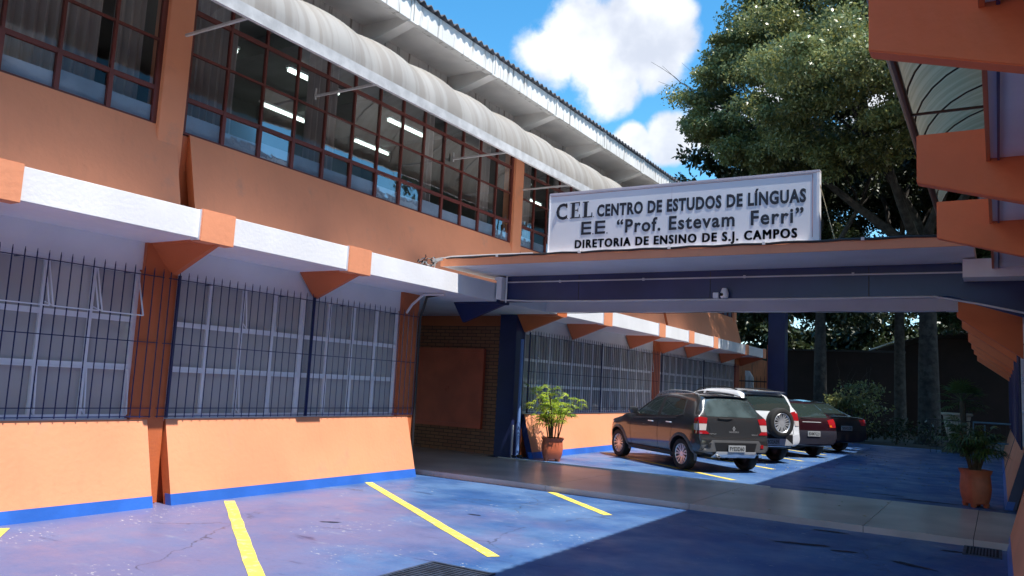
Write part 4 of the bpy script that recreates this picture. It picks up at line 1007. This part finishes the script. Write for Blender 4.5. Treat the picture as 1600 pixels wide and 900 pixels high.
        ob = bpy.data.objects.new(pname, me); COL.objects.link(ob); attach(ob, parent); return ob
    def trail(pts2, axis, r, mt, b, side=1, off=.004):
        out = []
        for i in range(len(pts2)-1):
            p, q = pts2[i], pts2[i+1]; k = max(2, int(math.hypot(q[0]-p[0], q[1]-p[1])/.06))
            for j in range(k+(1 if i == len(pts2)-2 else 0)):
                t = j/k; u, v = p[0]+(q[0]-p[0])*t, p[1]+(q[1]-p[1])*t
                o_, d = (Vector((u, 3*side, v)), Vector((0, -side, 0))) if axis == 'side' else (Vector((-6, u, v)), Vector((1, 0, 0)))
                h = bvh.ray_cast(o_, d)
                if h[0] is not None: out.append(h[0]-d*off)
        if len(out) > 1: b.tube(out, r, mt, n=5)
    # side windows, door seams, handles
    for s_ in (1, -1):
        for w in spec['sidewin']:
            sw = patch(w, 'side', CGLASS, 'side_window', side=s_)
            b = MB(); trail(list(w)+[w[0]], 'side', .009, BLK, b, s_, .003)
            if b.v: b.build('window_trim', sw, smooth=True)
        b = MB(); wl_ = sorted([q for w in spec['sidewin'] for q in w], key=lambda q: q[1]); xs_ = sorted(q[0] for q in wl_[:5]); trail([(xs_[0]-.05, interp(belt, xs_[0])+.0), (xs_[-1]+.02, interp(belt, xs_[-1])-.01)], 'side', .008, spec.get('beltm', PLAST), b, s_, .006)
        if b.v: b.build('belt_moulding', root, smooth=True)
        b = MB()
        for sline in spec['seams']: trail(sline, 'side', .005, BLK, b, s_, -.001)
        b.build('door_seam', root)
        for (hx, hz) in spec['handles']:
            h = bvh.ray_cast(Vector((hx, 3*s_, hz)), Vector((0, -s_, 0)))[0]
            b = MB(); b.tube([h+Vector((-.09, 0, 0)), h+Vector((-.07, .028*s_, .004)), h+Vector((.07, .028*s_, .006)), h+Vector((.09, 0, .004))], .013, spec.get('handle_m', body_m), n=6); b.build('door_handle', root, smooth=True)
        # arch cladding
        if spec.get('clad'):
            for cx in (0, wb):
                b = MB(); prev = None; vs = []; k = 22
                for i in range(k+1):
                    a = R(-14)+R(208)*i/k
                    for rr_ in (wr+.052, wr+.078, wr+.115):
                        x_, z_ = cx+rr_*math.cos(a), wr+rr_*math.sin(a)
                        h = bvh.ray_cast(Vector((x_, 3*s_, max(z_, interp(bot, x_)+.05))), Vector((0, -s_, 0)))[0]
                        y_ = h.y if h is not None else s_*W*.97
                        vs.append((x_, y_+s_*(.022 if rr_ < wr+.1 else .004), z_))
                b.add(vs, [(3*i+j, 3*i+3+j, 3*i+4+j, 3*i+1+j) for i in range(k) for j in (0, 1)], spec['clad']); b.build('arch_cladding', root, smooth='all')
            patch([(wr+.1, bot[0][1]*0+.20), (wb-wr-.1, .20), (wb-wr-.1, .33), (wr+.1, .33)], 'side', spec['clad'], 'side_skirt', off=.02, side=s_)
        m_ = spec['mirror']; h = bvh.ray_cast(Vector((m_[0], 3*s_, m_[1]-.02)), Vector((0, -s_, 0)))[0]
        b = MB(); b.lathe([(0, -.075), (.06, -.06), (.085, 0), (.075, .06), (.03, .085), (0, .088)], (0, 0, 0), spec.get('mirror_m', body_m), n=14)
        b.v = [(m_[0]+v[0]*.8, h.y+s_*.13+v[1]*1.35, m_[1]+.03+v[2]) for v in b.v]; b.tube([h, (m_[0], h.y+s_*.1, m_[1])], .02, BLK); b.build('mirror', root, smooth=True)
    # glass front and back
    patch(spec['rearglass'], 'rear', CGLASSL if spec.get('clear') else CGLASS, 'rear_window')
    patch(spec['windshield'], 'front', CGLASS, 'windshield')
    for s_ in (1, -1):
        for poly, mt in spec['tail']: patch([(p[0]*s_, p[1]) for p in poly], 'rear', mt, 'tail_light', off=.010)
        for poly, mt in spec.get('tailside', []): patch(poly, 'side', mt, 'tail_light', off=.008, side=s_)
        patch([(s_*p[0], p[1]) for p in spec['head']], 'front', CLEARL, 'headlight', off=.006)
    for poly, mt, nm, off in spec['rear']: patch(poly, 'rear', mt, nm, off=off)
    b = MB()
    for ln in spec.get('rearseams', []): trail(ln, 'rear', .005, BLK, b, 1, 0)
    if b.v: b.build('tailgate_seam', root)
    # wheels
    for cx in (0, wb):
        for s_ in (1, -1):
            wheel((cx, s_*(spec['track']/2), wr), wr, s_, root, spec.get('rim', RIM), spec.get('spokes', 7))
    spec['extra'](root, bvh, body_m)
    root.scale = spec.get('scale', (1, 1, 1)); a = math.atan2(heading[1], heading[0]); root.rotation_euler = (0, 0, a); root.location = loc
    return root
def wheel(c, r, s_, root, rimm, spokes, name='wheel', ax='y', wid=.2):
    def P(u, v, d): # u,v in wheel plane, d outward
        return (c[0]+u, c[1]+s_*d, c[2]+v) if ax == 'y' else (c[0]-d, c[1]+u, c[2]+v)
    b = MB(); n = 36; prof = [(r*.66, wid*.42), (r*.72, wid*.5), (r*.90, wid*.50), (r*.97, wid*.42), (r, wid*.25), (r, -wid*.25), (r*.97, -wid*.42), (r*.9, -wid*.5), (r*.64, -wid*.5)]
    vs = []
    for i in range(n):
        a = 2*math.pi*i/n
        for (q, d) in prof: vs.append(P(q*math.cos(a), q*math.sin(a), d))
    k = len(prof); b.add(vs, [(i*k+j, ((i+1) % n)*k+j, ((i+1) % n)*k+j+1, i*k+j+1) for i in range(n) for j in range(k-1)], BLACK)
    w = b.build(name, root, smooth=True)
    b = MB(); vs = []; prof = [(r*.67, wid*.42), (r*.64, wid*.46), (r*.60, wid*.40), (r*.58, .0)]
    for i in range(n):
        a = 2*math.pi*i/n
        for (q, d) in prof: vs.append(P(q*math.cos(a), q*math.sin(a), d))
    k = len(prof); b.add(vs, [(i*k+j, ((i+1) % n)*k+j, ((i+1) % n)*k+j+1, i*k+j+1) for i in range(n) for j in range(k-1)], rimm)
    for i in range(spokes):
        a = 2*math.pi*i/spokes+.2
        for da in (-.16, .16):
            c1, s1 = math.cos(a+da*.25), math.sin(a+da*.25); c2, s2 = math.cos(a+da*1.3), math.sin(a+da*1.3); t = r*.035
            p = [P(r*.08*c1-t*s1, r*.08*s1+t*c1, wid*.33), P(r*.08*c1+t*s1, r*.08*s1-t*c1, wid*.33), P(r*.62*c2+t*s2, r*.62*s2-t*c2, wid*.42), P(r*.62*c2-t*s2, r*.62*s2+t*c2, wid*.42)]
            q = [P(r*.08*c1-t*s1, r*.08*s1+t*c1, wid*.2), P(r*.08*c1+t*s1, r*.08*s1-t*c1, wid*.2), P(r*.62*c2+t*s2, r*.62*s2-t*c2, wid*.25), P(r*.62*c2-t*s2, r*.62*s2+t*c2, wid*.25)]
            b.add(p+q, [(0, 1, 2, 3), (4, 7, 6, 5), (0, 3, 7, 4), (1, 5, 6, 2)], rimm)
    vs = [P(r*.16*math.cos(2*math.pi*i/12), r*.16*math.sin(2*math.pi*i/12), wid*.36) for i in range(12)]+[P(0, 0, wid*.37)]
    b.add(vs, [(i, (i+1) % 12, 12) for i in range(12)], rimm); b.build('rim', w, smooth=True)
    b = MB(); vs = [P(r*.6*math.cos(2*math.pi*i/24), r*.6*math.sin(2*math.pi*i/24), .0) for i in range(24)]+[P(0, 0, 0)]
    b.add(vs, [(i, (i+1) % 24, 24) for i in range(24)], BLK); b.build('brake_disc', w)
def rear_plate(root, x, z, txt, tilt=0):
    b = MB(); b.box((x-.012, -.20, z-.065), (x, .20, z+.065), PLATE); p = b.build('number_plate', root)
    o = text(txt, -.17, .17, z-.04, z+.035, .02, 'plate_text', None, y=0, mt=BLK, exact=CAP+.02)
    o.data.transform(Matrix(((0, 1, 0, x-.0125), (-1, 0, 0, 0), (0, 0, 1, 0), (0, 0, 0, 1)))); attach(o, p)
    for v in o.data.vertices: v.co.x = x-.0130-abs(v.co.x-(x-.0125))*.2
def mark(txt, y0, y1, z0, z1, bvh, root, mt, name='badge'):
    o = text(txt, y0, y1, z0, z1, .01, name, None, y=0, mt=mt, exact=CAP)
    for v in o.data.vertices:
        yy = -v.co.x; h = bvh.ray_cast(Vector((-6, yy, v.co.z)), Vector((1, 0, 0)))
        v.co = Vector((h[0].x-.006, yy, v.co.z))
    attach(o, root)

# grey crossover hatchback
def ex1(root, bvh, bm_):
    for s_ in (1, -1):
        b = MB(); P = []
        for t in range(9):
            x = -.12+t*.215; h = bvh.ray_cast(Vector((x, s_*.50, 4)), Vector((0, 0, -1)))[0]; P.append((x, s_*.51, h.z+.012+.045*math.sin(math.pi*min(1, t/8*1.0))**.4))
        b.tube(P, .016, SILV, n=6); b.build('roof_rail', root, smooth=True)
    b = MB(); P = [(-.30, y, 1.462+.02*(1-(y/.5)**2)) for y in np.linspace(-.50, .50, 9)]
    b.add([(p[0]+.14, p[1], p[2]+.035) for p in P]+[(p[0]-.06, p[1]*.98, p[2]+.03) for p in P]+[(p[0]-.05, p[1]*.98, p[2]+.005) for p in P], [(i, i+1, 10+i, 9+i) for i in range(8)]+[(9+i, 10+i, 19+i, 18+i) for i in range(8)], bm_); b.build('spoiler', root, smooth=True)
    b = MB(); h = bvh.ray_cast(Vector((-6, 0, 1.08)), Vector((1, 0, 0)))[0]
    b.tube([(h.x-.02, .02, 1.07), (h.x-.03, .12, 1.065), (h.x-.025, .36, 1.075)], .012, BLK, n=5); b.build('wiper', root)
    rear_plate(root, -.690, .49, 'FYE3D60')
    b = MB(); b.tube([(-.71, .43, .335), (-.5, .43, .335)], .028, SILV, n=12); b.tube([(-.712, .43, .335), (-.60, .43, .335)], .020, BLK, n=10); b.build('exhaust', root, smooth=True)
    mark('SANDERO', -.115, .115, .795, .825, bvh, root, SILV); mark('RENAULT', .42, .57, .755, .775, bvh, root, SILV); mark('STEPWAY', -.58, -.42, .755, .775, bvh, root, SILV)
    h = bvh.ray_cast(Vector((-6, 0, .875)), Vector((1, 0, 0)))[0]; x = h.x-.012
    b = MB(); o_ = [(x, 0, .925), (x, .034, .875), (x, 0, .825), (x, -.034, .875)]; i_ = [(x, 0, .900), (x, .017, .875), (x, 0, .850), (x, -.017, .875)]
    b.add(o_+i_, [(0, 1, 5, 4), (1, 2, 6, 5), (2, 3, 7, 6), (3, 0, 4, 7)], SILV); b.build('emblem', root)
    b = MB(); b.lathe([(0, 0), (.012, 0), (.004, .18), (0, .2)], (1.2, 0, 1.56), BLK, n=6); b.build('aerial', root)
spec1 = dict(scale=(.985, .985, .97), w=1.72, wb=2.53, wr=.315, track=1.47,
    top=[(-.64, .64), (-.61, .70), (-.58, .86), (-.56, 1.02), (-.53, 1.10), (-.40, 1.35), (-.32, 1.475), (-.20, 1.515), (.3, 1.545), (.9, 1.545), (1.3, 1.49), (1.75, 1.25), (2.12, 1.04), (2.6, .96), (3.0, .87), (3.15, .74), (3.22, .60)],
    bot=[(-.64, .36), (-.45, .30), (.3, .23), (2.2, .23), (2.9, .24), (3.22, .34)],
    belt=[(-.7, 1.06), (0, 1.05), (.9, 1.0), (1.8, .95), (2.2, .92), (3.2, .7)], gw=[(-.6, .80), (-.3, .70), (.6, .70), (1.3, .70), (2.1, .82)],
    sidewin=[[(-.02, 1.10), (.10, 1.40), (.42, 1.44), (.84, 1.45), (.82, 1.04), (.25, 1.06)][::-1], [(.92, 1.03), (.94, 1.45), (1.20, 1.43), (1.52, 1.28), (1.86, 1.05), (1.86, 1.02)]],
    seams=[[(.87, 1.46), (.86, 1.0), (.84, .34)], [(.36, .66), (.24, 1.04), (.15, 1.40)], [(1.92, 1.02), (1.98, .75), (1.93, .34)], [(.84, .33), (1.93, .33)], [(.34, .66), (.42, .33), (.84, .33)]],
    handles=[(.42, .92), (1.12, .90)], handle_m=SILV, clad=PLAST, mirror=(1.78, 1.07),
    rearglass=[(-.60, 1.10), (.60, 1.10), (.64, 1.20), (.52, 1.43), (.25, 1.455), (-.25, 1.455), (-.52, 1.43), (-.64, 1.20)], clear=True,
    windshield=[(-.66, 1.07), (.66, 1.07), (.56, 1.46), (-.56, 1.46)],
    tail=[([(.60, 1.07), (.80, 1.10), (.80, .96), (.63, .96)], REDL), ([(.63, .955), (.80, .955), (.80, .83), (.66, .83)], CLEARL), ([(.66, .825), (.80, .825), (.80, .76), (.58, .76)], REDL)],
    tailside=[([(-.53, 1.08), (-.43, 1.05), (-.44, .96), (-.55, .96)], REDL), ([(-.55, .955), (-.44, .955), (-.46, .83), (-.57, .83)], CLEARL), ([(-.57, .825), (-.46, .825), (-.48, .76), (-.58, .76)], REDL)],
    head=[(.45, .75), (.78, .82), (.8, .70), (.5, .66)],
    rear=[([(-.79, .42), (.79, .42), (.79, .55), (.62, .565), (.55, .645), (-.55, .645), (-.62, .565), (-.79, .55)], PLAST, 'bumper', .022), ([(-.44, .40), (.44, .40), (.50, .60), (-.50, .60)], BLK, 'bumper_recess', .026),
          ([(-.52, .345), (.52, .345), (.46, .43), (-.46, .43)], SILV, 'skid_plate', .045), ([(.59, .50), (.66, .50), (.66, .57), (.59, .57)], BLK, 'fog_lamp', .03), ([(-.59, .50), (-.66, .50), (-.66, .57), (-.59, .57)], REDL, 'fog_lamp', .03)],
    rearseams=[[(-.62, 1.08), (-.54, .74), (-.48, .695), (.48, .695), (.54, .74), (.62, 1.08)]], rim=RIM, spokes=7, extra=ex1)
H1 = (-.798, .603)
make_car('parked_car', 'dark grey crossover hatchback with silver roof rails, nearest car to the walkway', spec1, (-4.87, 16.01, FZ), H1, paint('dark_grey_car_paint', (.030, .031, .034)))

# silver suv with a spare wheel on its tailgate
def ex2(root, bvh, bm_):
    for s_ in (1, -1):
        b = MB(); P = []
        for t in range(9):
            x = -.2+t*.24; h = bvh.ray_cast(Vector((x, s_*.52, 4)), Vector((0, 0, -1)))[0]; P.append((x, s_*.53, h.z+.01+.04*math.sin(math.pi*t/8)**.4))
        b.tube(P, .016, BLK, n=6); b.build('roof_rail', root, smooth=True)
    wheel((-.90, -.12, .93), .335, 1, root, SILV, 9, 'spare_wheel', 'x', .2)
    b = MB(); b.box((-.82, -.2, .86), (-.7, -.04, 1.0), BLK); b.build('spare_wheel_mount', root)
    rear_plate(root, -.80, .50, 'FEO2A39')
    b = MB(); P = [(-.47, y, 1.615) for y in np.linspace(-.56, .56, 7)]
    b.add([(p[0]+.2, p[1], p[2]+.02) for p in P]+[(p[0]-.12, p[1]*.97, p[2]) for p in P]+[(p[0]-.1, p[1]*.97, p[2]-.03) for p in P], [(i, i+1, 8+i, 7+i) for i in range(6)]+[(7+i, 8+i, 15+i, 14+i) for i in range(6)], bm_); b.build('spoiler', root, smooth=True)
spec2 = dict(w=1.76, wb=2.5, wr=.33, track=1.5,
    top=[(-.77, .64), (-.74, .74), (-.71, 1.0), (-.68, 1.12), (-.60, 1.35), (-.50, 1.56), (-.35, 1.625), (.3, 1.66), (.9, 1.65), (1.35, 1.58), (1.8, 1.32), (2.15, 1.12), (2.7, 1.04), (3.05, .94), (3.2, .78), (3.26, .62)],
    bot=[(-.77, .38), (-.5, .32), (.3, .26), (2.2, .26), (2.9, .28), (3.26, .38)],
    belt=[(-.7, 1.12), (0, 1.10), (.9, 1.06), (1.8, 1.0), (3.2, .75)], gw=[(-.6, .80), (-.3, .74), (.6, .74), (1.3, .74), (2.1, .82)],
    sidewin=[[(-.40, 1.20), (-.30, 1.50), (.30, 1.55), (.80, 1.56), (.80, 1.12), (0, 1.15)][::-1], [(.90, 1.11), (.92, 1.56), (1.25, 1.53), (1.90, 1.12)]],
    seams=[[(.85, 1.56), (.85, 1.0), (.84, .36)], [(.36, .7), (.22, 1.1)], [(1.95, 1.08), (1.93, .36)], [(.84, .36), (1.93, .36)]],
    handles=[(.42, 1.0), (1.12, .98)], clad=PLAST, mirror=(1.8, 1.13),
    rearglass=[(-.62, 1.18), (.62, 1.18), (.64, 1.30), (.56, 1.53), (-.56, 1.53), (-.64, 1.30)], windshield=[(-.66, 1.14), (.66, 1.14), (.56, 1.56), (-.56, 1.56)],
    tail=[([(.60, 1.16), (.80, 1.20), (.81, .98), (.66, .98)], REDL), ([(.68, .975), (.81, .975), (.81, .86), (.70, .86)], CLEARL)], tailside=[([(-.66, 1.18), (-.54, 1.14), (-.58, .98), (-.70, .98)], REDL)],
    head=[(.45, .85), (.78, .92), (.8, .78), (.5, .74)],
    rear=[([(-.60, .40), (.60, .40), (.60, .50), (.60, .66), (-.60, .66)], BLK, 'bumper_recess', .012), ([(-.62, .42), (.62, .42), (.40, .57), (-.40, .57)], SILV, 'skid_plate', .03)],
    rearseams=[[(-.62, 1.15), (-.64, .68), (.64, .68), (.62, 1.15)]], rim=SILV, spokes=9, extra=ex2)
make_car('parked_car', 'silver sport utility car with a spare wheel on its tailgate', spec2, (-5.02, 19.15, FZ), H1, paint('silver_car_paint', (.66, .68, .72), .1))

def ex3(root, bvh, bm_):
    rear_plate(root, -.80, .62, 'BXM7G21')
    b = MB(); h = bvh.ray_cast(Vector((-6, 0, 1.0)), Vector((1, 0, 0)))[0]; b.tube([(h.x-.02, .0, .985), (h.x-.02, .32, 1.0)], .01, BLK, n=5); b.build('wiper', root)
spec3 = dict(w=1.66, wb=2.45, wr=.30, track=1.42,
    top=[(-.78, .60), (-.75, .72), (-.72, .92), (-.66, 1.0), (-.45, 1.22), (-.22, 1.39), (0, 1.43), (.5, 1.46), (1.1, 1.44), (1.4, 1.36), (1.8, 1.14), (2.15, .98), (2.7, .90), (3.0, .80), (3.08, .6)],
    bot=[(-.78, .32), (-.5, .26), (.3, .2), (2.2, .2), (2.8, .22), (3.08, .32)],
    belt=[(-.7, .97), (0, .96), (.9, .93), (1.8, .88), (3.0, .66)], gw=[(-.6, .80), (-.3, .70), (.6, .70), (1.3, .70), (2.1, .82)],
    sidewin=[[(-.15, 1.02), (.05, 1.32), (.84, 1.37), (.82, .97)][::-1], [(.92, .96), (.94, 1.37), (1.25, 1.33), (1.84, .96)]],
    seams=[[(.87, 1.38), (.84, .3)], [(1.92, .95), (1.93, .3)]], handles=[(.42, .86), (1.12, .84)], mirror=(1.75, 1.0),
    rearglass=[(-.58, 1.02), (.58, 1.02), (.60, 1.10), (.48, 1.36), (-.48, 1.36), (-.60, 1.10)], windshield=[(-.6, 1.0), (.6, 1.0), (.5, 1.36), (-.5, 1.36)],
    tail=[([(.52, .96), (.76, 1.0), (.76, .78), (.56, .78)], REDL), ([(.56, .86), (.66, .86), (.66, .79), (.57, .79)], AMBER)],
    head=[(.45, .7), (.74, .76), (.76, .66), (.5, .6)],
    rear=[([(-.82, .36), (.82, .36), (.82, .70), (-.82, .70)], mat('dark_bumper', (.02, .02, .03), rough=.4, bump=0), 'bumper', .012), ([(-.3, .90), (.3, .90), (.3, .915), (-.3, .915)], SILV, 'trim', .01)],
    rearseams=[], extra=ex3)
make_car('parked_car', 'dark maroon hatchback parked in the shade edge past the silver car', spec3, (-4.68, 22.1, FZ), H1, paint('maroon_car_paint', (.022, .002, .006)))
def ex4(root, bvh, bm_): rear_plate(root, -1.05, .72, 'DKW5C08')
spec4 = dict(w=1.70, wb=2.6, wr=.30, track=1.45,
    top=[(-1.03, .60), (-1.0, .80), (-.95, .98), (-.80, 1.03), (-.45, 1.05), (-.1, 1.24), (.25, 1.40), (.8, 1.45), (1.3, 1.40), (1.75, 1.18), (2.15, .98), (2.8, .90), (3.2, .78), (3.3, .6)],
    bot=[(-1.03, .32), (-.5, .26), (.3, .2), (2.2, .2), (2.9, .22), (3.3, .32)],
    belt=[(-1.0, .97), (0, .97), (.9, .93), (1.8, .88), (3.2, .66)], gw=[(-1, .9), (-.45, .84), (0, .72), (.6, .70), (1.3, .70), (2.1, .82)],
    sidewin=[[(.0, 1.04), (.30, 1.32), (.84, 1.37), (.82, .97)][::-1], [(.92, .96), (.94, 1.37), (1.25, 1.33), (1.88, .96)]],
    seams=[[(.87, 1.38), (.84, .3)]], handles=[(.42, .86), (1.12, .84)], mirror=(1.8, 1.0),
    rearglass=[(-.56, 1.10), (.56, 1.10), (.48, 1.36), (-.48, 1.36)], windshield=[(-.6, 1.0), (.6, 1.0), (.5, 1.36), (-.5, 1.36)],
    tail=[([(.55, .95), (.80, .98), (.80, .80), (.58, .80)], REDL)], head=[(.45, .7), (.74, .76), (.76, .66), (.5, .6)],
    rear=[([(-.82, .36), (.82, .36), (.82, .62), (-.82, .62)], BLK, 'bumper', .012)], rearseams=[], extra=ex4)
make_car('parked_car', 'black sedan in deep shade, farthest of the cars in the row', spec4, (-4.55, 25.2, FZ), H1, paint('black_car_paint', (.006, .006, .008)))
